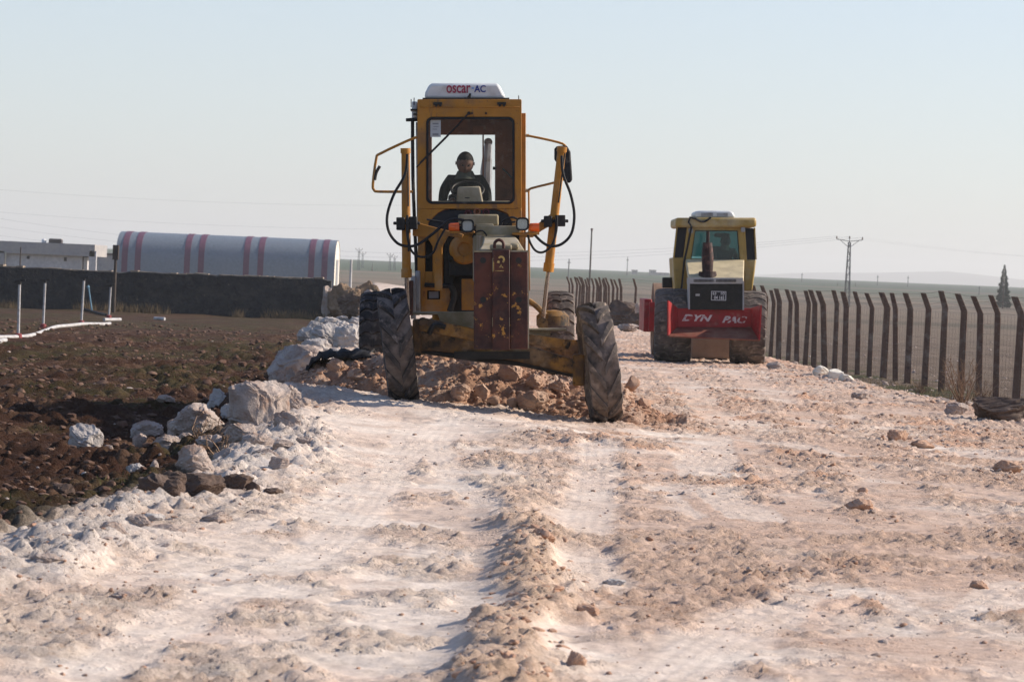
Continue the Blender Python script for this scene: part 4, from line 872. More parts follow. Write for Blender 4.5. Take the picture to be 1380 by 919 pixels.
# drum and frame in front of the cab
dm = MB(); cD = G2(945, 435, DR + 4.9); cD.z = RI.to_3x3().to_4x4() @ Vector((0, 0, 0)) @ Vector((0, 0, 0)) if False else cD.z
dm.lathe([(-1.02, .001), (-1.02, .70), (-1.04, .76), (1.04, .76), (1.02, .70), (1.02, .001)], (cD.x, DR + 4.9 - Y2, .74), 'x', 64); dm.build('drum', 'drum_clay', ro_, 40)
fr_ = MB(); xl_ = G2(867, 430, DR + 4.0).x; xr_ = xl_ + 2.45
fr_.b2((xl_, DR + 3.75 - Y2, .48), (xl_ + .16, DR + 6.1 - Y2, 1.16)); fr_.b2((xr_ - .16, DR + 3.75 - Y2, .48), (xr_, DR + 6.1 - Y2, 1.16)); fr_.b2((xl_ + .1, DR + 3.6 - Y2, .5), (xr_ - .1, DR + 3.78 - Y2, 1.1)); fr_.b2((xl_ + .1, DR + 5.95 - Y2, .5), (xr_ - .1, DR + 6.09 - Y2, 1.1)); fr_.build('drum_frame', 'roller_red', ro_, 30, .02)
st_ = MB(); rect2(st_, 893, 374, 907, 388, DR + 2.9, .3); st_.build('toolbox', 'grille_black', ro_, 30, .02)
person(P(974, 374, DCR + .55), 1.05, 'dark figure seated at the controls inside the roller cab', -1, look=-.1)

# ------------------------------------------------------------------ fence
pmat('concrete_post', (.13, .078, .056), [((.24, .19, .155), 3, .62, .1), ((.05, .035, .03), 5, .66, .08)], .95, 0, .01, 20)
pmat('wire', (.16, .14, .12), [], .6, .5)
fe = empty('post_fence', (fence_x(70), 70, gz(fence_x(70), 70))); tag(fe, 'long wire fence on bent brown concrete posts along the right of the road', 'fence')
FO = fe.location.copy()
PX = [(1372, 400, 1372, 537), (1342, 398, 1345, 540), (1315, 399, 1322, 540), (1296, 396, 1297, 538), (1269, 392, 1271, 537), (1251, 395, 1248, 532), (1224, 395, 1225, 528), (1207, 395, 1209, 525), (1190, 394, 1192, 522), (1172, 395, 1173, 512), (1155, 393, 1157, 512),
      (1133, 393, 1140, 506), (1124, 391, 1126, 500), (1108, 392, 1113, 497), (1098, 391, 1098, 497), (1088, 392, 1086, 497), (1073, 392, 1075, 494), (1061, 390, 1063, 490), (1050, 389, 1050, 484), (1040, 391, 1039, 484)]
posts = []
for (xt, yt, xb, yb_) in PX:
    # the fence line gives the distance of each post
    k = (xb - 690) / FPX; D = 16.74 / (k + .089); posts.append((xb, D, (P(xt, yt, D) - P(xb, yt + .0425 * 0, D)).x))
Dq = posts[-1][1]; D = Dq + 1.5
while D < 118: posts.append((690 + FPX * fence_x(D) / D, D, 0)); D += 1.62
for px in (853, 836, 829, 823, 819, 815.5, 812, 808, 804.5, 801, 796, 791.5, 788, 784, 780.5, 777, 773, 769, 766): k = (px - 690) / FPX; posts.append((px, 16.74 / (k + .089), 0))
tops = []
for i, (px, D, lean) in enumerate(posts):
    x = fence_x(D); g = gz(x, D) - .12; r_ = random.Random(i * 3 + 1); zt = 1.6 - .0 + r_.uniform(-.07, .05) + 0
    if i < 20: zt = P(PX[i][0], PX[i][1], D).z
    zk = zt - .40; w_ = (.068 if D < 100 else .052) * r_.uniform(.9, 1.12); off = lean * .6 + r_.uniform(-.07, .07); lx_ = -.15 + r_.uniform(-.04, .04); ang = r_.uniform(-.1, .1)
    b = MB(); rt = Matrix.Rotation(ang, 3, 'Z')
    secs = [(0, g, w_ * 1.12), (off * .5, zk * .5 + g * .5, w_ * 1.05), (off, zk, w_), (off + lx_, zt, w_ * .92)]; vs = []; fs = []
    for (sx, z, hw) in secs:
        for a, c in ((-1, -1), (1, -1), (1, 1), (-1, 1)): v = rt @ Vector((a * hw, c * hw, 0)); vs.append((x + sx - FO.x + v.x, D - FO.y + v.y, z - FO.z))
    for q in range(3):
        for j in range(4): fs.append((q * 4 + j, q * 4 + (j + 1) % 4, q * 4 + 4 + (j + 1) % 4, q * 4 + 4 + j))
    fs += [(0, 3, 2, 1), (12, 13, 14, 15)]; b.add(vs, fs); b.build('post', 'concrete_post', fe, 30, .012); tops.append((x + off, D, zk, zt, lx_, g))
wr_ = MB(); tp_ = [t for t in tops if t[1] < 100]; a0, a1 = tops[0], tops[-1]
tt = sorted(tops, key=lambda t: t[1])
tt = [(fence_x(60), 60, 1.1, 1.55, -.22, gz(fence_x(60), 60) - .1)] + tt
for k in range(9):
    wr_.tube([Vector((t[0] - FO.x, t[1] - FO.y, t[5] + .2 + (t[2] - t[5] - .2) * k / 8 - FO.z)) for t in tt], .0026, 3, False)
for f in (.35, .7, 1): wr_.tube([Vector((t[0] + t[4] * f - FO.x, t[1] - FO.y, t[2] + (t[3] - t[2]) * f - .02 - FO.z)) for t in tt], .004, 3, False)
y = 61.0
while y < 112:
    x = fence_x(y); g = gz(x, y); wr_.tube([(x - FO.x, y - FO.y, g + .1 - FO.z), (x - FO.x, y - FO.y, 1.15 - FO.z)], .002, 3, False); y += .30
wr_.build('wire_mesh', 'wire', fe, 0)

# ------------------------------------------------------------------ stone wall on the left, with its broken end
pmat('coping', (.30, .235, .175), [((.12, .10, .08), 3, .55, .1)], .95, 0, .03, 8)
pmat('wall_stone', (.034, .033, .035), [((.058, .052, .047), 1.8, .56, .1), ((.018, .018, .02), 4, .6, .08), ((.15, .12, .09), 6, .68, .04)], .95, 0, .10, 6)
def wallbuild(name, x0, x1, D, thick, topz, seed, mat, label, cat, capz=.0):
    n = int((x1 - x0) / .14); m = 12; rows = []
    xs_ = np.linspace(x0, x1, n); gzv = macro(xs_, np.full(n, D)) - .2
    tz = topz(xs_) + .07 * (fbm(xs_ / .5, xs_ * 0, seed, 3) - .5) + .05 * vn(xs_ / .22, xs_ * 0, seed + 5)
    prof = [(0, 0)] + [(0, k / m) for k in range(1, m)] + [(0, 1), (.5, 1.02), (1, 1)] + [(1, 1 - k / 4) for k in range(1, 5)]
    V_ = []
    for (a, f) in prof:
        z = gzv + (tz - gzv) * min(f, 1) + (f > 1) * .04; bump_ = .10 * (clods(xs_, z, .34, seed + 9, .9) * 1.2) * (1 if a < .5 else -1)
        yv = D + a * thick - bump_ * (a != .5) + .10 * (1 - min(f, 1)) * (-1 if a < .5 else 1) * .5; V_.append(np.stack([xs_, yv, z], 1))
    V_ = np.stack(V_, 1); ii = np.arange(V_.shape[0] * V_.shape[1]).reshape(V_.shape[:2])
    q = np.stack([ii[:-1, :-1], ii[1:, :-1], ii[1:, 1:], ii[:-1, 1:]], -1).reshape(-1, 4)
    vv = V_.reshape(-1, 3).tolist(); ff = q.tolist() + [ii[0].tolist(), ii[-1].tolist()[::-1]]
    o = raw(name, vv, ff, mat, None, 40); tag(o, label, cat); cb = MB(); r_ = random.Random(5); xx = x0
    while xx < x1 - .4:
        l = r_.uniform(.25, .7); zz = float(np.interp(xx + l / 2, xs_, tz)); hh3 = r_.uniform(.04, .11); cb.box((xx + l / 2, D + thick / 2 + r_.uniform(-.05, .05), zz + hh3 * .4), (l * .94, thick * r_.uniform(.7, 1.0), hh3), Matrix.Rotation(r_.uniform(-.05, .05), 3, 'Y')); xx += l + (r_.random() < .2) * r_.random() * .8
    cb.build('coping', 'coping', o, 0, .02); return o
DW = 125.0
def wtop(x):
    px = 690 + FPX * x / DW; py = np.interp(px, [-200, 0, 155, 300, 430, 442], [352, 360, 367.5, 372.5, 377.5, 380]); return CAMZ + (hz(px) - py) / FPX * DW
wallbuild('stone_wall', (-30 - 690) / FPX * DW, (443 - 690) / FPX * DW, DW, .7, wtop, 201, 'wall_stone', 'long dark dry-stone wall across the far side of the left field', 'wall')

# ------------------------------------------------------------------ hangar
pmat('hangar_sheet', (.15, .18, .21), [((.17, .19, .22), .5, .6, .2)], .5, .1); pmat('hangar_stripe', (.12, .045, .080), [], .6); pmat('hangar_end', (.62, .56, .48), [], .8)
DH = 350.0; base = gz(-30, DH)
ha_ = empty('arched_hangar', (P(308, 380, DH).x, DH, base)); HO = ha_.location.copy(); tag(ha_, 'long grey arched hangar with pairs of red vertical stripes', 'hangar')
Lh = (454 - 163) / FPX * DH; hh = CAMZ + 36 / FPX * DH - base; wd = 5.2
x0, x1 = -Lh / 2, Lh / 2
def arc_pts(n=28, inset=0): return [(-(wd - inset) * math.cos(t), (hh - inset) * math.sin(t) ** .42 if math.sin(t) > 0 else 0) for t in np.linspace(0, math.pi, n)]
def shell(xa, xb, out, mat, name, par, ribs=0):
    b = MB(); p = arc_pts(30, -out); q = arc_pts(30, -out + .06)
    N = len(p); vs = [(xa, y_, z_) for y_, z_ in p] + [(xb, y_, z_) for y_, z_ in p] + [(xa, y_, z_) for y_, z_ in q] + [(xb, y_, z_) for y_, z_ in q]; fs = []
    for i in range(N - 1): fs += [(i, i + 1, i + 1 + N, i + N), (i + 2 * N, i + 3 * N, i + 1 + 3 * N, i + 1 + 2 * N), (i, i + 2 * N, i + 1 + 2 * N, i + 1), (i + N, i + 1 + N, i + 1 + 3 * N, i + 3 * N)]
    return b.add(vs, fs).build(name, mat, par, 50)
sh_ = shell(x0, x1, 0, 'hangar_sheet', 'roof_shell', ha_)
for px in (174, 191.5, 257, 275.5, 335.5, 354.5, 422, 439.5):
    xc = (px + 1 - 308.5) / FPX * DH; shell(xc - .34, xc + .34, .05, 'hangar_stripe', 'stripe', ha_)
for xx in (x0 + .05, x1 - .25):
    b = MB(); b.prism(arc_pts(24, .05), 'x', xx, xx + .2); b.build('end_wall', 'hangar_end', ha_, 0)
b = MB(); b.b2((x1 - .04, -1.6, 0), (x1 + .04, 1.6, 3.4)); b.build('door', 'grey_metal', ha_, 0)

# flat-roofed farm building on the far left
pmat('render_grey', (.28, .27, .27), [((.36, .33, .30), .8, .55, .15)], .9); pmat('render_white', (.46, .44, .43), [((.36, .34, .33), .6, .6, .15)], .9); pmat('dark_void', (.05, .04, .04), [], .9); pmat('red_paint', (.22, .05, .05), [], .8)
DB2 = 300.0
def P2(px, py, D=DB2): return P(px, py, D)
fb = empty('farm_building', (P2(65, 363).x, DB2, gz(P2(65, 363).x, DB2))); FBO = fb.location.copy(); tag(fb, 'low flat-roofed concrete farm building behind the stone wall', 'building')
def bb(x0, y0, x1, y1, D, th, mat, name, par=fb, bev=0):
    a = P(x0, y1, D) - FBO; c = P(x1, y0, D) - FBO; return MB().b2((a.x, D - FBO.y, min(a.z, c.z)), (c.x, D + th - FBO.y, max(a.z, c.z))).build(name, mat, par, 0, bev)
bb(-40, 330, 128, 339, DB2, 9, 'render_grey', 'roof'); bb(-40, 338.5, 6, 372, DB2, .6, 'render_grey', 'wall'); bb(119, 338.5, 130, 372, DB2, .5, 'render_white', 'corner_pillar')
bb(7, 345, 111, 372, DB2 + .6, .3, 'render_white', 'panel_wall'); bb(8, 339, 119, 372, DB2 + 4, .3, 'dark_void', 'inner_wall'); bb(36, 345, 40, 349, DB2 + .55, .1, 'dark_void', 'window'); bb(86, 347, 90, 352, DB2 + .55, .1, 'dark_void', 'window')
bb(112, 347, 118, 372, DB2 + .8, 3, 'render_white', 'side_wall')
tk = tag(empty('rooftop_tank', P2(75, 331, DB2 + 3)), 'dark box-shaped water tank on the flat roof of the farm building', 'water tank'); o_ = tk.location
MB().b2((-.65, -.5, 0), (.65, .5, .62)).build('tank_body', 'dark_void', tk, 0, .03); MB().b2((-.6, -.4, .62), (.62, .4, .70)).build('lid', 'render_grey', tk)
tk = tag(empty('satellite_drum', P2(59, 331, DB2 + 3)), 'small pale barrel beside the dark tank on the flat roof', 'barrel')
MB().lathe([(0, .001), (0, .24), (.55, .24), (.68, .12), (.70, .001)], (0, 0, 0), 'z', 16).build('barrel_body', 'white_plastic', tk, 40)
# long low building farther back
o = MB().b2((0, 0, 0), (22, 6, 2.9)).build('low_shed', 'render_grey', None, 0); q = P(112, 372, 420); o.location = (q.x, 420, gz(q.x, 420)); tag(o, 'long low grey shed between the farm building and the hangar', 'shed'); MB().b2((-.2, -.3, 2.9), (22.2, 6.3, 3.15)).build('roof', 'dark_void', o, 0)

# ------------------------------------------------------------------ poles, pylon, wires
pmat('pole_wood', (.055, .042, .035), [((.09, .07, .06), 4, .6, .1)], .9); pmat('pylon_steel', (.10, .10, .10), [], .6, .3); pmat('concrete_pole', (.45, .43, .41), [], .9); pmat('insulator', (.10, .05, .035), [], .4)
def pole(name, px, top, D, r, mat, label, extra=None, cat='pole'):
    t = P(px, top, D); g = gz(t.x, D); o = empty(name, (t.x, D, g)); tag(o, label, cat); h = t.z - g
    MB().tube([(0, 0, -.2), (0, 0, h)], [r, r * .7], 10).build('shaft', mat, o, 40)
    if extra: extra(o, h)
    return o
def cap_box(o, h): MB().b2((-.12, -.12, h - .55), (.12, .12, h + .05)).build('cap', 'pole_wood', o, 0, .02)
pole('wooden_pole', 156.5, 332, 121, .075, 'pole_wood', 'short thick dark post standing against the stone wall', cap_box)
pole('wooden_pole', 28, 333, 180, .05, 'pole_wood', 'thin dark post in front of the farm building')
pole('concrete_pole', 473.5, 350, 190, .10, 'concrete_pole', 'short white post right of the hangar')
def ins(o, h): 
    MB().tube([(-.45, 0, h - .3), (.45, 0, h - .3)], .04, 6).build('crossarm', 'pylon_steel', o)
    MB().lathe([(h, .05), (h + .12, .09), (h + .25, .04), (h + .26, .001)], (0, 0, 0), 'z', 10).build('insulator', 'insulator', o, 60)
pole('utility_pole', 797.5, 311, 375, .13, 'pole_wood', 'single thin utility pole rising behind the fence right of the grader', lambda o, h: MB().lathe([(h - .05, .13), (h + .25, .16), (h + .32, .001)], (0, 0, 0), 'z', 12).build('insulator', 'insulator', o, 60), 'utility pole')
def pylon(px, top, base_py, D, label, arm=1.85, s=1.0):
    t = P(px, top, D); g = gz(t.x, D); o = empty('lattice_pylon', (t.x, D, g)); o.rotation_euler = (0, 0, R(8)); tag(o, label, 'power pylon'); h = t.z - g
    b = MB(); wb, wt = .36 * s, .14 * s
    for a in (-1, 1):
        for c in (-1, 1): b.tube([(a * wb, c * wb, -.2), (a * wt, c * wt, h - .5)], .055 * s, 4)
    nb = 9
    for k in range(nb):
        z0, z1 = (h - .5) * k / nb, (h - .5) * (k + 1) / nb; w0 = wb + (wt - wb) * z0 / (h - .5); w1 = wb + (wt - wb) * z1 / (h - .5)
        for sgn in (-1, 1):
            p, q = (w0, w1) if k % 2 else (-w0, -w1); b.tube([(p, sgn * w0, z0), (-q, sgn * w1, z1)], .035 * s, 4); b.tube([(sgn * w0, p, z0), (sgn * w1, -q, z1)], .035 * s, 4); b.tube([(-w1, sgn * w1, z1), (w1, sgn * w1, z1)], .03 * s, 4)
    b.build('tower', 'pylon_steel', o)
    b = MB(); zc = h - .35
    b.tube([(-arm, 0, zc + .25), (0, 0, zc), (arm, 0, zc + .25)], .05 * s, 6); b.tube([(-arm * .72, 0, zc + .12), (-.2, 0, h - 1.1)], .04 * s, 5); b.tube([(arm * .72, 0, zc + .12), (.2, 0, h - 1.1)], .04 * s, 5); b.tube([(0, 0, h - .6), (0, 0, h)], .05 * s, 5)
    b.build('crossarm', 'pylon_steel', o)
    for xx, zz in ((-arm, zc + .28), (0, h), (arm, zc + .28)): MB().lathe([(zz, .05), (zz + .12, .13), (zz + .2, .07), (zz + .3, .11), (zz + .42, .001)], (xx, 0, 0), 'z', 8).build('insulator', 'insulator', o, 60)
    return o, h
py_, ph_ = pylon(1145, 322, 400, 417, 'dark lattice power pylon with three insulators rising above the right fence')
def far_pylon(px, top, D, label, s=1.0, arm=1.0): pylon(px, top, 0, D, label, arm, s)
far_pylon(484, 336, 900, 'hazy far pylon just right of the hangar, left one of its pair'); far_pylon(489, 341, 1000, 'hazy far pylon just right of the hangar, right one of its pair')
far_pylon(526, 343, 950, 'hazy far pylon by the grader mirror hose, left one of its pair'); far_pylon(532, 346, 950, 'hazy far pylon by the grader mirror hose, right one of its pair', 1.0, .8)
for px, top, D, lb_ in ((846, 346, 1300, 'thin hazy mast on the horizon left of the small block building'), (767, 349, 900, 'very faint thin mast left of the single utility pole'), (1081, 368, 1400, 'faint far mast between the roller and the lattice pylon'),
                        (1183, 371, 1400, 'faint far mast just right of the lattice pylon'), (1224, 372, 1400, 'faint far mast midway between the lattice pylon and the conifer'), (1320, 386, 1000, 'faint short mast with a crosspiece left of the conifer'), (456, 350, 700, 'faint thin mast against the right end of the hangar')):
    pole('mast', px, top, D, .22, 'pylon_steel', lb_, lambda o, h: MB().b2((-.5, -.1, h * .8), (.5, .1, h * .84)).build('crosspiece', 'pylon_steel', o, 0), 'mast')
pmat('cable_grey', (.22, .22, .23), [], .7)
def cable(a, b, sag, r, label):
    pts = [a.lerp(b, t) - Vector((0, 0, sag * 4 * t * (1 - t))) for t in np.linspace(0, 1, 24)]; o = MB().tube(pts, r, 4, False).build('power_line', 'cable_grey', None, 0); tag(o, label, 'power line', 'overhead power lines'); return o
for k, (xx, nm) in enumerate(((-1.85, 'left arm'), (0, 'centre tip'), (1.85, 'right arm'))):
    a = Vector((py_.location.x + xx, 417, py_.location.z + ph_ + .3)); cable(a, a + Vector((62, -12, -.6)), 1.6, .004, 'thin power line leading right from the %s of the lattice pylon' % nm)
    cable(a, P(-60, 285 + 12 * k, 500), 4.5, .012, 'thin power line leading left from the %s of the lattice pylon' % nm)
for k in range(2): cable(P(-60, 251 + 30 * k, 330), P(560, 277 + 32 * k, 360), .6, .009, ('upper' if k == 0 else 'lower') + ' faint power line in the sky above the hangar')

# ------------------------------------------------------------------ conifer, small far trees, far blocks
pmat('needle', (.010, .026, .015), [((.03, .045, .025), 2, .55, .15)], .9); pmat('bark', (.09, .06, .045), [], .95)
def conifer(px, top, base_, D, rad, label, n=2600, seed=1, round_=False):
    t = P(px, top, D); g = gz(t.x, D); h = t.z - g; o = empty('conifer' if not round_ else 'round_tree', (t.x, D, g)); tag(o, label, 'tree'); r_ = np.random.default_rng(seed)
    MB().tube([(0, 0, -.1), (0, 0, h * .5), (0, 0, h * .96)], [.16, .09, .02], 8).build('trunk', 'bark', o, 40)
    u = r_.random(n); z = (u ** 1.0) * .95 + .05; prof = (1 - z) ** .8 * (1 + .25 * np.sin(z * 43 + r_.random() * 6)) if not round_ else np.sqrt(np.clip(z * (1 - z), 0, 1)) * 2
    th = r_.random(n) * 2 * math.pi; rr = rad * 1.1 * prof * np.sqrt(r_.random(n)) * (1 + .35 * (vn(th * 2, z * 14, seed) - .5)) + .02
    c = np.stack([rr * np.cos(th), rr * np.sin(th), z * h - rr * .15], 1); s_ = .16 * (h / 8) * (.6 + .8 * r_.random((n, 1))) * (1.3 - z[:, None])
    d1 = np.stack([np.cos(th), np.sin(th), -.25 + .5 * r_.random(n)], 1); d2 = r_.normal(size=(n, 3)); V_ = np.stack([c, c + d1 * s_ * 2.2, c + d1 * s_ + d2 * s_ * .5], 1).reshape(-1, 3)
    npmesh('crown', V_, np.arange(3 * n).reshape(-1, 3), 'needle', o); return o
conifer(1354, 357, 413, 526, 1.05, 'tall narrow dark conifer on the far right beyond the fence', 9000)
conifer(1153, 379, 0, 1200, 1.8, 'small hazy tree on the horizon right of the lattice pylon', 700, 3, True); conifer(1129, 380, 0, 1200, 1.5, 'small hazy tree on the horizon left of the lattice pylon', 700, 4, True); conifer(1111, 383, 0, 1200, 1.2, 'low hazy bush-like tree left of the horizon trees', 500, 5, True)
conifer(502, 353.5, 0, 900, 1.8, 'low hazy tree between the two far pylon pairs', 500, 6, True)
def block(px0, px1, top, D, label):
    a = P(px0, top, D); c = P(px1, top, D); g = gz(a.x, D); o = empty('far_building', ((a.x + c.x) / 2, D, g)); tag(o, label, 'building'); w_ = (c.x - a.x) / 2; h = a.z - g
    MB().b2((-w_, -2, 0), (w_, 2, h)).build('wall', 'render_grey', o, 0); MB().b2((-w_ - .15, -2.2, h), (w_ + .15, 2.2, h + .3)).build('roof', 'dark_void', o, 0)
    for k in (-.45, .2): MB().b2((w_ * k, -2.05, h * .45), (w_ * (k + .25), -1.98, h * .75)).build('window', 'dark_void', o, 0)
block(851.5, 859, 364.5, 1500, 'small square block building on the horizon left of the roller'); block(875, 884, 364.5, 1500, 'taller hazy block building touching the left of the roller'); block(884.5, 901, 368, 1520, 'low wide hazy building behind the roller')

# ------------------------------------------------------------------ irrigation risers and pipe in the field
pmat('pipe_white', (.42, .41, .41), [((.28, .25, .23), 5, .56, .1)], .6); pmat('pipe_blue', (.12, .24, .33), [], .6)
for i, (px, top, bp_, lb_) in enumerate(((26.5, 378, 457, 'leftmost white sprinkler riser standing on the pipe'), (61, 377, 443, 'second white sprinkler riser from the left, beside the green strip'), (113.5, 374, 438, 'third white sprinkler riser, leaning where the pipe straightens'), (149.5, 384, 430, 'rightmost white sprinkler riser at the pipe elbow below the dark post'))):
    b_ = ghit(px - (2, 3, 4, 3)[i], bp_); t = P(px, top, b_.y); o = empty('sprinkler', b_); tag(o, lb_, 'sprinkler', 'sprinkler risers in the field'); d = t - b_
    MB().tube([(0, 0, 0), d * .93], .035, 8).build('riser', 'pipe_white', o, 60); MB().tube([d * .93, d], .045, 8).tube([d * .98 - Vector((.12, 0, 0)), d * .98 + Vector((.14, 0, .05))], .03, 6).build('nozzle', 'black_metal', o, 60)
    MB().lathe([(-.02, .001), (-.02, .10), (.10, .09), (.12, .04)], (0, 0, .03), 'z', 12).build('coupling', 'red_paint', o, 60)
pp_ = [ghit(*q) + Vector((0, 0, .05)) for q in ((-30, 458), (0, 457.5), (28, 457), (45, 454), (62, 448), (75, 443), (95, 441), (113, 439), (140, 439), (148, 438))]
o = MB().tube(spline(pp_, 4), .055, 8).build('irrigation_pipe', 'pipe_white', None, 60); tag(o, 'long white irrigation pipe lying across the left field', 'pipe')
for a, b, lb_ in (((140, 433), (162, 433), 'short white pipe end beside the rightmost sprinkler'), ((-8, 465), (7, 462), 'short white pipe piece at the left edge below the long pipe'), ((87, 415), (112, 417), 'white pipe length lying near the wall foot'), ((208, 431), (222, 432), 'small white pipe piece alone in the middle of the field')):
    o = MB().tube([ghit(*a) + Vector((0, 0, .05)), ghit(*b) + Vector((0, 0, .06))], .06, 8).build('pipe_piece', 'pipe_white', None, 60); tag(o, lb_, 'pipe')
o = MB().tube([ghit(112, 418) + Vector((0, 0, .04)), ghit(143, 426) + Vector((0, 0, .04))], .05, 8).build('pipe_piece', 'black_rubber', None, 60); tag(o, 'black pipe length running to the rightmost sprinkler', 'pipe')
b_ = ghit(124, 420); t = P(119.5, 388, b_.y); o = MB().tube([b_, t], .03, 8).tube([t, t + Vector((-.05, 0, .08))], .06, 8).build('blue_riser', 'pipe_blue', None, 60); tag(o, 'thin blue leaning riser between the two right sprinklers', 'sprinkler')
# ------------------------------------------------------------------ heap pushed by the blade
pmat('rock_pale', (.33, .265, .23), [((.42, .365, .33), 2.2, .56, .10), ((.27, .175, .13), 4.5, .58, .08), ((.20, .15, .125), 14, .66, .04)], .95, 0, .04, 11)
pmat('rock_white', (.42, .39, .37), [((.34, .29, .26), 2.5, .55, .15), ((.24, .20, .17), 13, .66, .04)], .95, 0, .04, 11)
pmat('rock_pink', (.38, .225, .15), [((.44, .31, .23), 3, .58, .12), ((.22, .11, .075), 5, .62, .08)], .95, 0, .010, 18)
pmat('rock_cream', (.68, .63, .54), [((.45, .38, .30), 4, .6, .1)], .9, 0, .02, 12)
pmat('rock_dark', (.10, .066, .050), [((.17, .13, .105), 2.4, .6, .1), ((.05, .035, .03), 5, .6, .1)], .9, 0, .012, 14)
pmat('clod_brown', (.085, .043, .028), [((.16, .10, .07), 4, .56, .12)], .95)
m, n, b = newmat('rubble'); geo = n.nodes.new('ShaderNodeNewGeometry').outputs['Position']
c = mixc(n, ramp(n, noise_node(n, 3.2, 7, geo, .65), .38, .62), (.27, .130, .070), (.42, .25, .155)); c = mixc(n, ramp(n, noise_node(n, 1.3, 4, geo), .52, .66), c, (.46, .34, .26)); c = mixc(n, ramp(n, noise_node(n, 26, 6, geo, .7), .3, .75, 0, .5), c, (.20, .10, .065))
L(n, c, b.inputs['Base Color']); b.inputs['Roughness'].default_value = .95; bp = n.nodes.new('ShaderNodeBump'); bp.inputs['Distance'].default_value = .03; L(n, noise_node(n, 24, 9, geo, .7), bp.inputs['Height']); L(n, bp.outputs[0], b.inputs['Normal'])
CR = [(385, 528, 36.2), (402, 505, 36.2), (425, 484, 36.2), (470, 480, 36.0), (520, 478, 35.7), (580, 476, 35.6), (640, 482, 35.5), (700, 494, 35.4), (745, 502, 35.3), (785, 506, 35.2), (815, 512, 35.1), (845, 520, 35.0), (865, 540, 34.9), (885, 556, 34.7), (900, 562, 34.6)]
cq = [P(*c) for c in CR]; cxs = [q.x for q in cq]; czs = [q.z for q in cq]; cys = [q.y for q in cq]
hx = np.arange(cxs[0] - .1, cxs[-1] + .2, .022); hy = np.arange(33.6, 38.0, .024); HX, HY = np.meshgrid(hx, hy)
def heap_z(x, y):
    g = surface(x, y)[0] if x.size < 5 else macro(x, y); top = np.interp(x, cxs, czs); yc = np.interp(x, cxs, cys)
    toe = 1.25 + .25 * (fbm(x / .6, x * 0, 301, 3) - .5); u = np.where(y < yc, (yc - y) / toe, (y - yc) / 1.6)
    pr_ = np.clip(1 - u, 0, 1); pr_ = pr_ ** .85 * (pr_ > 0)
    n_ = .17 * (fbm(x / .42, y / .42, 305, 5, .6) - .5); k = clods(x, y, .24, 311, .4) * .24 * .6 + clods(x, y, .11, 321, .6) * .11 * .9 + clods(x, y, .06, 331, .7) * .06 * .9
    env = ss(0, .25, pr_)
    return g - .03 + np.maximum(top - g, 0) * pr_ + (n_ + k) * env - .05 * (1 - env)
HZ = heap_z(HX, HY); hi_ = np.arange(HX.size).reshape(HX.shape); hq = np.stack([hi_[:-1, :-1], hi_[:-1, 1:], hi_[1:, 1:], hi_[1:, :-1]], -1).reshape(-1, 4)
hp = npmesh('rubble_heap', np.stack([HX, HY, HZ], -1).reshape(-1, 3), hq, 'rubble', smooth=True); tag(hp, 'reddish heap of crushed rubble being pushed under the grader', 'rubble', kind='stuff')
def hpz(x, y): return float(heap_z(np.array([x]), np.array([y]))[0])

# ------------------------------------------------------------------ rocks
def n3(p, s): return (vn(p[:, 0] + p[:, 2] * 1.7, p[:, 1] - p[:, 2] * .6, s) + vn(p[:, 1] * 1.3 + p[:, 0] * .4, p[:, 2] * 1.2 + 5, s + 7)) / 2
def ico(sub):
    bm = bmesh.new(); bmesh.ops.create_icosphere(bm, subdivisions=sub, radius=1); v = np.array([q.co[:] for q in bm.verts]); f = np.array([[x.index for x in q.verts] for q in bm.faces]); bm.free(); return v, f
IC = {k: ico(k) for k in (1, 2, 3, 5)}
def rock_pts(v, seed, cuts=9, rough=.13, lump=.26):
    r_ = np.random.default_rng(seed); p = v.copy(); p = p * (1 + lump * (n3(v * 1.4 + seed * 3.1, seed) - .5) * 2)[:, None]
    for _ in range(cuts):
        nrm = r_.normal(size=3); nrm /= np.linalg.norm(nrm); d = r_.uniform(.62, .92); k = p @ nrm - d; p = p - np.clip(k, 0, None)[:, None] * nrm * .92
    if rough:
        for sc, am in ((4, 1), (9, .5), (19, .28)): p = p * (1 + rough * am * (n3(v * sc + seed, seed + sc) - .5) * 2)[:, None]
    return p
def rock(px, py, w_px, h_px, mat, label, seed, name='rock', group=None, base=None, deep=1.0, D=None, cuts=11, rough=.13, rot=None, boxy=1.0):
    """w_px,h_px: how large it stands in the photograph; (px,py) the middle of its foot"""
    if D: b_ = P(px, py, D)
    elif base: b_ = base
    else:
        b_ = ghit(px, py); zs = float(surface(np.array([b_.x]), np.array([b_.y + w_px * b_.y / FPX * .3]))[0][0])
        if b_.y < 45: b_.z = max(b_.z, min(zs - .02, b_.z + .10))
    s = b_.y / FPX; W_, H_ = w_px * s, h_px * s; v0 = IC[5][0] if w_px > 22 else IC[3][0]; v0 = np.sign(v0) * np.abs(v0) ** boxy; p = rock_pts(v0, seed, cuts, rough); a = rot if rot is not None else (seed * .7) % 3
    p = p @ np.array([[math.cos(a), -math.sin(a), 0], [math.sin(a), math.cos(a), 0], [0, 0, 1]])
    lo_, hi__ = p.min(0), p.max(0); p = (p - lo_) / (hi__ - lo_) - .5; p[:, 0] *= W_; p[:, 1] *= W_ * .8 * deep; p[:, 2] = (p[:, 2] + .5) * H_ * 1.22 - H_ * .22
    o = npmesh(name, p, IC[5][1] if w_px > 22 else IC[3][1], mat, smooth=32); o.location = (b_.x, b_.y + W_ * .3 * deep, b_.z); tag(o, label, 'rock', group); return o
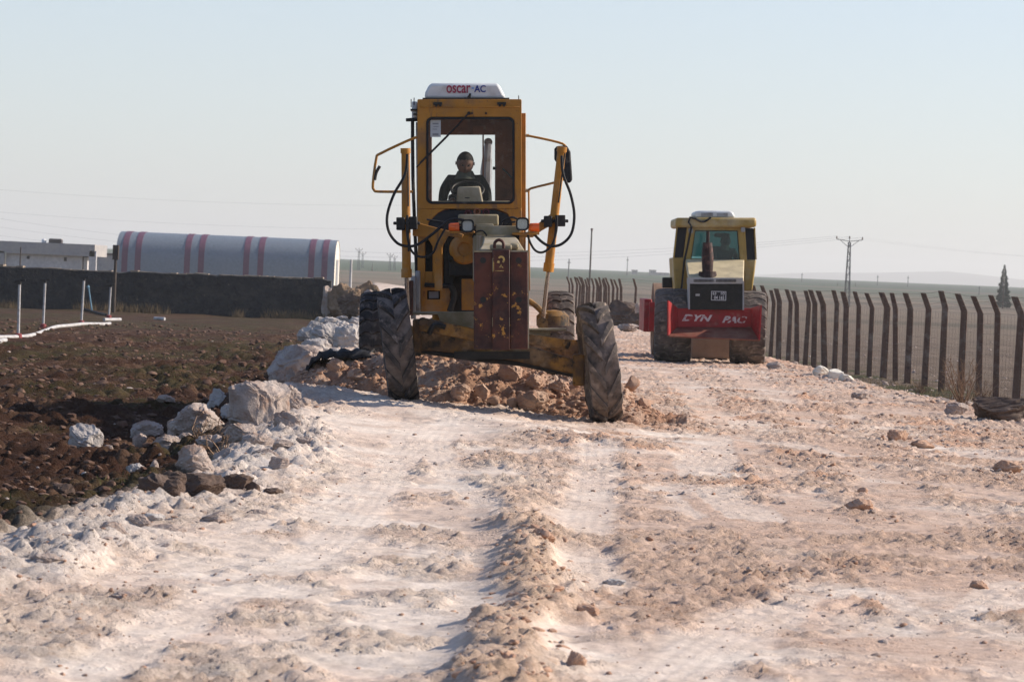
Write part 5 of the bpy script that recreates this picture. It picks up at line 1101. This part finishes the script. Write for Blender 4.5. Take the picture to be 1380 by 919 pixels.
RK = [
 (345, 585, 84, 66, 'rock_pale', 'largest pale boulder in the left row, tall with a broken shaded face', 3), (262, 596, 78, 50, 'rock_pale', 'broad pale boulder left of the largest one, sunlit on its right', 11),
 (196, 594, 46, 28, 'rock_pale', 'rounded pale rock at the left end of the boulder row', 6), (113, 606, 49, 35, 'rock_white', 'lone whitish boulder sitting by itself on the brown soil', 14),
 (222, 612, 44, 27, 'rock_pale', 'low pale rock in front of the broad boulder', 17), (261, 643, 55, 43, 'rock_pale', 'rounded pale boulder above the dark stones', 21),
 (187, 605, 20, 21, 'rock_pale', 'small pale rock tucked below the left end of the row', 24), (183, 641, 32, 17, 'rock_white', 'flat grey-white slab left of the dark stones', 27),
 (209, 680, 56, 40, 'rock_dark', 'large dark brown stone at the left of the dark group', 31), (232, 674, 50, 34, 'rock_dark', 'dark brown stone behind the dark group, partly hidden', 34),
 (273, 683, 57, 29, 'rock_dark', 'dark dome-shaped stone in the middle of the dark group', 38), (318, 675, 46, 26, 'rock_dark', 'dark jagged stone right of the dome-shaped one', 41),
 (364, 674, 34, 12, 'rock_dark', 'small flat brown stone at the right end of the dark group', 44), (232, 686, 32, 26, 'rock_dark', 'dark angular stone wedged between two bigger dark stones', 47),
 (340, 676, 22, 17, 'rock_dark', 'small dark upright stone beside the flat brown one', 48), (207, 640, 13, 20, 'rock_pale', 'little upright pale stone beside the flat slab', 51),
 (134, 630, 17, 9, 'rock_white', 'small white stone on the soil below the lone boulder', 53), (145, 616, 14, 9, 'rock_pale', 'small pale stone right of the lone boulder', 55), (115, 645, 13, 9, 'rock_white', 'small white stone low on the soil near the grass', 57),
 (222, 548, 27, 10, 'rock_pale', 'flat tan stone lying on the ploughed soil above the row', 59), (292, 552, 30, 28, 'rock_white', 'grey shaded boulder half behind the largest one', 61),
 (85, 672, 32, 20, 'rock_dark', 'dark clod-like stone alone on the lower left soil', 63), (345, 615, 50, 24, 'rock_pale', 'crumbly pale rock at the foot of the largest boulder', 66), (385, 596, 40, 30, 'rock_pale', 'crumbly pale rock on the road side of the largest boulder', 69),
 (397, 508, 80, 44, 'rock_pale', 'long grey slab tilted left of the tarp-covered heap', 73), (373, 520, 26, 20, 'rock_pale', 'small grey rock below the tilted slab', 76), (390, 517, 14, 22, 'rock_pale', 'small upright sunlit stone under the tilted slab', 79),
 (732, 746, 33, 19, 'rock_pink', 'flat orange stone on top of the foreground ridge', 83), (1158, 692, 40, 16, 'rock_pink', 'wide flat pinkish stone alone right of centre', 87), (1163, 668, 15, 11, 'rock_pink', 'small stone just above the wide flat pinkish one', 89),
 (1211, 596, 30, 17, 'rock_pink', 'blocky square pink stone on the road to the right', 92), (792, 838, 32, 18, 'rock_pink', 'brown wedge-shaped stone right of the foreground ridge', 95), (776, 908, 30, 28, 'rock_pink', 'orange boulder at the bottom end of the foreground ridge', 97),
 (1359, 640, 42, 20, 'rock_pink', 'rounded tan stone near the right edge of the road', 101), (1290, 560, 34, 18, 'rock_pale', 'pale rock below the fence beside the long dark one', 104), (1352, 570, 78, 34, 'rock_dark', 'long dark mossy rock at the right edge below the fence', 107),
 (1160, 540, 26, 12, 'rock_pale', 'pale angular rock on the right verge in front of the fence', 110), (1048, 500, 30, 13, 'rock_pale', 'pale rock on the road edge right of the roller', 113),
 (1107, 507, 24, 15, 'rock_cream', 'cream chalk lump, left one of the bright pile by the fence', 116), (1126, 512, 22, 15, 'rock_cream', 'cream chalk lump, middle one of the bright pile by the fence', 119), (1141, 515, 24, 11, 'rock_cream', 'cream chalk lump, right flat one of the bright pile by the fence', 121),
 (1245, 605, 34, 12, 'rock_pink', 'low reddish stone right of the blocky square one', 124), (1320, 795, 26, 12, 'rock_pink', 'reddish stone in the loose patch at the right edge', 126), (470, 812, 1, 1, 'rock_pale', '', 0),
 (165, 812, 44, 15, 'rock_pale', 'low tan rock in the lower left of the road', 129), (827, 792, 34, 12, 'rock_white', 'flat whitish slab right of the foreground ridge', 131), (905, 745, 14, 7, 'rock_pink', 'small brown stone in the middle of the road', 133),
 (388, 545, 34, 26, 'rock_pale', 'pale lump at the crest touching the upper right of the largest boulder', 180), (335, 566, 30, 30, 'rock_pale', 'pale lump low against the front of the largest boulder', 182), (240, 600, 36, 34, 'rock_pale', 'pale lump between the rounded left rock and the broad boulder', 184), (280, 610, 36, 24, 'rock_pale', 'pale lump at the right foot of the broad boulder', 186),
 (375, 640, 30, 16, 'rock_pale', 'small crumbled lump beside the road above the flat brown stone', 188), (410, 612, 26, 14, 'rock_pale', 'small crumbled lump lying on the road edge', 190), (290, 706, 44, 16, 'rock_pale', 'pale crust just below the dome-shaped dark stone', 192), (345, 700, 30, 12, 'rock_pale', 'pale crust below the flat brown stone', 194), (205, 706, 34, 14, 'rock_white', 'whitish flat crust below the large dark brown stone', 196),
 (322, 604, 46, 26, 'rock_pale', 'broken pale lump directly below the left side of the largest boulder', 140), (372, 570, 34, 36, 'rock_pale', 'pale lump leaning on the right side of the largest boulder', 142), (303, 622, 34, 18, 'rock_pale', 'low pale lump between the rounded boulder and the crumbly rocks', 144),
 (398, 560, 26, 20, 'rock_pale', 'small pale lump at the road side above the crumbly rocks', 146), (356, 630, 38, 16, 'rock_pale', 'flat pale lump above the jagged dark stone', 148), (310, 570, 30, 24, 'rock_white', 'greyish lump filling the gap left of the largest boulder', 150), (298, 648, 24, 14, 'rock_pale', 'small pale lump just right of the rounded boulder', 152),
 (380, 622, 30, 14, 'rock_pale', 'low crumbled lump at the road edge below the crumbly rocks', 154), (328, 645, 28, 12, 'rock_pale', 'low pale crust above the dark stones', 156), (248, 604, 20, 14, 'rock_pale', 'small pale lump in front of the broad boulder', 158), (410, 548, 18, 12, 'rock_pale', 'small pale lump at the crest beside the road', 160),
 (150, 738, 46, 24, 'rock_pale', 'pale chalk lump on the near left road edge, upper one', 162), (182, 728, 40, 18, 'rock_pale', 'pale chalk lump on the near left edge, right of the upper one', 164), (225, 722, 50, 14, 'rock_pale', 'long low chalk crust on the near left edge', 166), (60, 782, 46, 14, 'rock_pale', 'low chalk crust at the far lower left edge', 168), (104, 770, 32, 12, 'rock_pale', 'small chalk crust left of the upper chalk lump', 170)]
for (px, py, w_px, h_px, mt_, lb_, sd) in RK:
    if lb_: rock(px, py, w_px, h_px, mt_, lb_, sd, boxy=.5 if sd in (3, 92, 73) else .85, cuts=5 if sd in (3, 73) else 11, rot=.25 if sd == 3 else None)
# white boulders strung along the far left verge
k = 0
FV = [(380, 496, 18, 13), (398, 489, 22, 14), (425, 482, 42, 27), (412, 462, 26, 22), (437, 468, 44, 34), (470, 470, 46, 34), (456, 452, 34, 20), (425, 449, 28, 17), (445, 441, 30, 14), (478, 447, 30, 20), (462, 435, 24, 10), (485, 436, 20, 12), (432, 436, 18, 9), (486, 484, 26, 16), (452, 483, 20, 14)]
FVL = ['small white boulder at the left foot of the far verge pile', 'white boulder just above the tilted slab', 'round white boulder in front of the far verge pile', 'white boulder at the left side of the far verge pile', 'broad white boulder in the middle of the far verge pile', 'big white boulder beside the rear tyre in the far pile', 'white boulder above the middle of the far pile', 'white boulder at the upper left of the far pile', 'low white rock near the top of the far pile', 'white boulder against the rear tyre, upper one', 'low white rock at the very top of the far pile', 'small white rock at the top beside the rear tyre', 'small white rock at the top left of the far pile', 'white boulder behind the tarp near the rear tyre', 'small round white boulder above the tarp edge']
for (q, lb_) in zip(FV, FVL): k += 1; rock(*q, 'rock_white', lb_, 400 + k * 5, group='white boulders along the far left verge')
# boulders in the heap
HB = [(620, 537, 28, 20, 'yellowish rock at the foot of the heap by the left front wheel'), (649, 537, 24, 20, 'angular pale rock at the foot of the heap below the brown plate'), (719, 552, 46, 26, 'biggest flat pinkish boulder at the foot of the heap'), (690, 549, 16, 14, 'small rock left of the biggest heap boulder'), (720, 523, 26, 20, 'cracked rock halfway up the heap'), (687, 514, 34, 27, 'rounded pink rock high on the heap under the plate'), (853, 524, 20, 18, 'rounded orange rock right of the right front wheel'),
      (868, 548, 20, 12, 'low orange rock at the outer toe of the heap'), (452, 500, 26, 18, 'brown rock in the shaded heap left of the left front wheel'), (480, 515, 28, 18, 'lower brown rock in the shaded heap near the left front wheel'), (755, 528, 26, 18, 'pinkish rock near the right front wheel'), (665, 545, 18, 12, 'little sunlit rock between the heap boulders')]
for i, (px, py, w_, h_, lb_) in enumerate(HB):
    best = None
    for D in np.arange(34.0, 37.5, .02):
        q = P(px, py, D)
        if q.z <= hpz(q.x, D): best = q; break
    rock(px, py, w_, h_, 'rock_pink', lb_, 600 + i * 7, base=(best or P(px, py, 34.6)), group='rocks in the rubble heap')
# tarp edge over the shaded part of the heap
tv = []; tf = []; tb = [(412, 512), (415, 495), (426, 482), (445, 478), (470, 478), (500, 479)]
mb = MB(); q = [P(x, y, 35.75) for x, y in tb]; sp_ = spline(q, 5); nn = len(sp_)
for i, p in enumerate(sp_):
    wv = .03 * math.sin(i * 1.7); tv += [p + Vector((0, 0, .0 + wv)), p + Vector((.02, .35, .03 - wv)), p + Vector((.05, .8, -.02 + wv)), p + Vector((.0, -.03, -.045 + wv * .5))]
for i in range(nn - 1):
    for j, kx in ((0, 1), (1, 2), (3, 0)): tf.append((i * 4 + j, i * 4 + kx, i * 4 + 4 + kx, i * 4 + 4 + j))
o = raw('tarp', tv, tf, 'black_rubber', None, 60); md = o.modifiers.new('thick', 'SOLIDIFY'); md.thickness = .02; tag(o, 'dark sheet lying over the shaded end of the rubble heap', 'tarp')

# ------------------------------------------------------------------ loose stones, clods, grass (too many to count)
def var(i):
    p = rock_pts(IC[2][0], 900 + i, 15, .10, .42); r_ = np.random.default_rng(i); return p * (np.array([1, r_.uniform(.55, .95), r_.uniform(.45, .9)]))
VAR = [var(i) for i in range(18)]
def scatter(name, xs_, ys_, zs_, sz, mat, label, cat, flat=.75):
    n = len(xs_); r_ = np.random.default_rng(len(name) + n); vv = []; ff = []; nvv = len(IC[2][0]); F0 = IC[2][1]
    which = r_.integers(0, len(VAR), n); an = r_.random(n) * 6.28
    for i in range(n):
        p = VAR[which[i]]; ca, sa = math.cos(an[i]), math.sin(an[i]); k = sz[i]
        vv.append(np.stack([(p[:, 0] * ca - p[:, 1] * sa) * k + xs_[i], (p[:, 0] * sa + p[:, 1] * ca) * k + ys_[i], p[:, 2] * k * flat + zs_[i] + k * flat * .12], 1)); ff.append(F0 + i * nvv)
    o = npmesh(name, np.concatenate(vv), np.concatenate(ff), mat, smooth=24); tag(o, label, cat, kind='stuff'); return o
def cand(n, y0, y1, seed):
    r_ = np.random.default_rng(seed); y = y0 * (y1 / y0) ** r_.random(n); x = (r_.random(n) * 1.1 - .55) * .345 * y; return x, y, r_.random(n), r_
x, y, u, r_ = cand(60000, 11, 62, 5); z, c, rd, lo_, gm_ = surface(x, y)
keep = (rd > .6) & (u < (.03 + .5 * lo_ ** 2) * (.4 + 1.0 * ss(.4, .65, fbm(x / .8, y / 1.2, 77, 3)))); x, y, z, lo2 = x[keep], y[keep], z[keep], lo_[keep]
sz = .008 + .022 * r_.random(len(x)) ** 3 + .03 * (r_.random(len(x)) < .04) * r_.random(len(x)); sz *= np.clip(y / 26, .62, 1.5)
h_ = r_.random(len(x)); a = h_ < .55
print('stones', len(x))
scatter('loose_stones', x[a], y[a], z[a], sz[a], 'rock_pink', 'loose pinkish stones and crumbs scattered over the road', 'stones'); scatter('chalk_crumbs', x[~a], y[~a], z[~a], sz[~a], 'rock_pale', 'loose pale chalk crumbs scattered over the road', 'stones')
x, y, u, r_ = cand(42000, 13, 100, 6); z, c, rd, lo_, gm_ = surface(x, y); lf = x < xl(y)
keep = (rd < .3) & lf & (u < .5); xa, ya, za = x[keep], y[keep], z[keep]; sz = (.018 + .055 * r_.random(len(xa)) ** 3.5) * np.clip(ya / 30, .7, 1.6)
scatter('soil_clods', xa, ya, za, sz, 'clod_brown', 'brown clods of ploughed soil on the left field', 'soil clods')
keep = (rd < .3) & lf & (u > .993); xa, ya, za = x[keep], y[keep], z[keep]; scatter('field_stones', xa, ya, za, (.015 + .04 * r_.random(len(xa)) ** 3) * np.clip(ya / 30, .7, 1.8), 'rock_pale', 'small pale stones scattered on the left field', 'stones')
x, y, u, r_ = cand(9000, 55, 170, 8); keep = (x > fence_x(y) + .6) & (u < .16); xa, ya = x[keep], y[keep]; scatter('right_field_stones', xa, ya, macro(xa, ya), (.03 + .06 * r_.random(len(xa)) ** 3), 'rock_pale', 'pale stones on the bare field behind the fence', 'stones')
x, y, u, r_ = cand(9000, 40, 80, 9); keep = (x > xr(y) - .6) & (x < fence_x(y) + .2) & (u < .75); xa, ya = x[keep], y[keep]; scatter('verge_rubble', xa, ya, macro(xa, ya), (.025 + .09 * r_.random(len(xa)) ** 4), 'rock_pale', 'mixed rubble on the verge between road and fence', 'rubble')
# rubble on the heap
n = 4200; x = np.random.default_rng(3).uniform(cxs[0], cxs[-1], n); y = np.random.default_rng(4).uniform(34.0, 35.8, n); z = heap_z(x, y); r_ = np.random.default_rng(12)
keep = z > macro(x, y) + .02; scatter('heap_stones', x[keep], y[keep], z[keep], (.010 + .036 * r_.random(n) ** 4)[keep], 'rock_pink', 'broken pink stones covering the heap', 'rubble')
# clumps along the foreground ridge
n = 620; r_ = np.random.default_rng(15); y = 11 * (20 / 11) ** r_.random(n); x = np.interp(y, [p[1] for p in WIND], [p[0] for p in WIND]) + r_.normal(size=n) * .14; z = surface(x, y)[0]
scatter('ridge_clods', x, y, z - .01, .010 + .034 * r_.random(n) ** 3.5, 'rock_pink', 'crumbly pink clods along the low foreground ridge', 'clods')
# pale lumps along the near left edge
n = 420; r_ = np.random.default_rng(16); y = 13 * (34 / 13) ** r_.random(n); x = xl(y) + r_.normal(size=n) * .28 + .05; z = surface(x, y)[0]
scatter('edge_lumps', x, y, z - .02, (.012 + .060 * r_.random(n) ** 3) * np.clip(y / 24, .7, 1.2), 'rock_pale', 'pale lumps of chalk along the left road edge', 'rubble')
# grass
pmat('grass_green', (.060, .068, .022), [((.09, .085, .03), 3, .55, .15)], .9); pmat('grass_dry', (.20, .14, .075), [((.16, .11, .06), 3, .55, .15)], .95)
def tufts(name, xs_, ys_, zs_, h, mat, label, blades=7, spread=.05):
    n = len(xs_) * blades; r_ = np.random.default_rng(n); bx = np.repeat(xs_, blades) + r_.normal(size=n) * spread; by = np.repeat(ys_, blades) + r_.normal(size=n) * spread; bz = np.repeat(zs_, blades)
    hh_ = np.repeat(h, blades) * (.5 + .8 * r_.random(n)); an = r_.random(n) * 6.28; ln = r_.normal(size=n) * .35; ln2 = r_.normal(size=n) * .35; w_ = .006 + .05 * hh_ * .3
    b0 = np.stack([bx - w_ * np.cos(an), by - w_ * np.sin(an), bz - .01], 1); b1 = np.stack([bx + w_ * np.cos(an), by + w_ * np.sin(an), bz - .01], 1); t_ = np.stack([bx + ln * hh_, by + ln2 * hh_, bz + hh_], 1)
    o = npmesh(name, np.stack([b0, b1, t_], 1).reshape(-1, 3), np.arange(3 * n).reshape(-1, 3), mat); tag(o, label, 'grass', kind='stuff')
x, y, u, r_ = cand(60000, 13, 110, 21); z, c, rd, lo_, gm_ = surface(x, y); keep = (gm_ > .30) & (u < gm_ * .32 * ss(15, 30, y)) & (rd < .3); x, y, z = x[keep], y[keep], z[keep]; print('tufts', len(x))
tufts('field_grass', x, y, z, .015 + .035 * r_.random(len(x)), 'grass_green', 'sparse green shoots growing on the left field', 6, .06)
x, y, u, r_ = cand(9000, 44, 75, 23); keep = (x > fence_x(y) - 2.3) & (x < fence_x(y) + .4) & (x > xr(y) + .3) & (fbm(x / .9, y / 1.5, 99, 3) > .42); x, y = x[keep], y[keep]
tufts('verge_grass', x, y, macro(x, y), .06 + .16 * r_.random(len(x)) ** 2, 'grass_dry', 'dry yellow grass on the verge in front of the fence', 6, .06)
r_ = np.random.default_rng(30); x = np.random.default_rng(31).uniform(-22, -7.6, 600); y = DW - .35 - .5 * r_.random(600); keep = fbm(x / 1.6, x * 0, 37, 3) > .5; x, y = x[keep], y[keep]
tufts('wall_foot_grass', x, y, macro(x, y), .12 + .3 * r_.random(len(x)), 'grass_dry', 'dry grass along the foot of the stone wall', 8, .1)

# dry shrub by the fence, brush and rubble beyond the wall end
pmat('dry_twig', (.22, .14, .09), [], .95)
def shrub(base_, h, w_, n, label, seed, mat='dry_twig', name='dry_shrub'):
    r_ = random.Random(seed); b = MB()
    for i in range(n):
        a = r_.random() * 6.28; s_ = r_.random() ** .6; p0 = Vector((r_.gauss(0, .03), r_.gauss(0, .03), -.02)); p2 = Vector((math.cos(a) * w_ * s_, math.sin(a) * w_ * s_, h * (.45 + .55 * r_.random()))); p1 = p0.lerp(p2, .5) + Vector((r_.gauss(0, .04), r_.gauss(0, .04), .06 * h))
        b.tube([p0, p1, p2], [.008, .006, .003], 3, False)
        for _ in range(5): q = p1.lerp(p2, r_.random()); b.tube([q, q + Vector((r_.gauss(0, .09), r_.gauss(0, .09), .05 + .12 * r_.random())) * h], [.004, .002], 3, False)
    o = b.build(name, mat, None, 0); o.location = base_; tag(o, label, 'shrub'); return o
for px, py, h, w_, lb_, sd in ((1296, 546, .85, .35, 'dry leafless shrub in front of the fence, left of a pair', 1), (1322, 545, .7, .4, 'dry leafless shrub in front of the fence, right of a pair', 2), (1240, 532, .35, .3, 'small dry shrub on the verge by the fence', 3), (268, 598, .34, .2, 'dry grassy twig tuft between the pale boulders', 4), (300, 618, .28, .2, 'thin dry twigs in front of the largest boulder', 5)):
    shrub(ghit(px, py), h * .8, w_, 26 if sd < 4 else 9, lb_, sd)
pmat('brush_brown', (.15, .10, .065), [((.25, .17, .11), 1.5, .5, .15), ((.07, .06, .045), 3, .6, .1)], .95, 0, .03, 10)
for i, (px, py, w_, h_, D, mt_, lb_) in enumerate(((462, 425, 46, 44, 124, 'brush_brown', 'brown earthy mound right after the broken end of the wall'), (492, 428, 50, 50, 128, 'brush_brown', 'brown earthy mound behind the left rear tyre'), (470, 424, 34, 30, 118, 'rock_dark', 'dark shaded boulder in front of the brown mound'), (440, 425, 16, 40, 124.5, 'rock_pale', 'pale upright stone at the broken end of the wall'), (497, 402, 14, 12, 118, 'rock_pale', 'pale stone on top of the mound by the rear tyre'),
        (838, 440, 66, 36, 104, 'rock_dark', 'large dark boulder between the front wheel and the roller'), (862, 444, 40, 26, 98, 'rock_dark', 'dark rubble lump left of the roller'), (846, 446, 30, 10, 92, 'rock_pale', 'flat pale slab on the dark rubble left of the roller'), (861, 424, 12, 16, 100, 'rock_pale', 'pale tilted slab leaning on the large dark boulder'))):
    rock(px, py, w_, h_, mt_, lb_, 800 + i * 9, D=D, name='mound' if 'mound' in lb_ else 'rock', rough=.2)
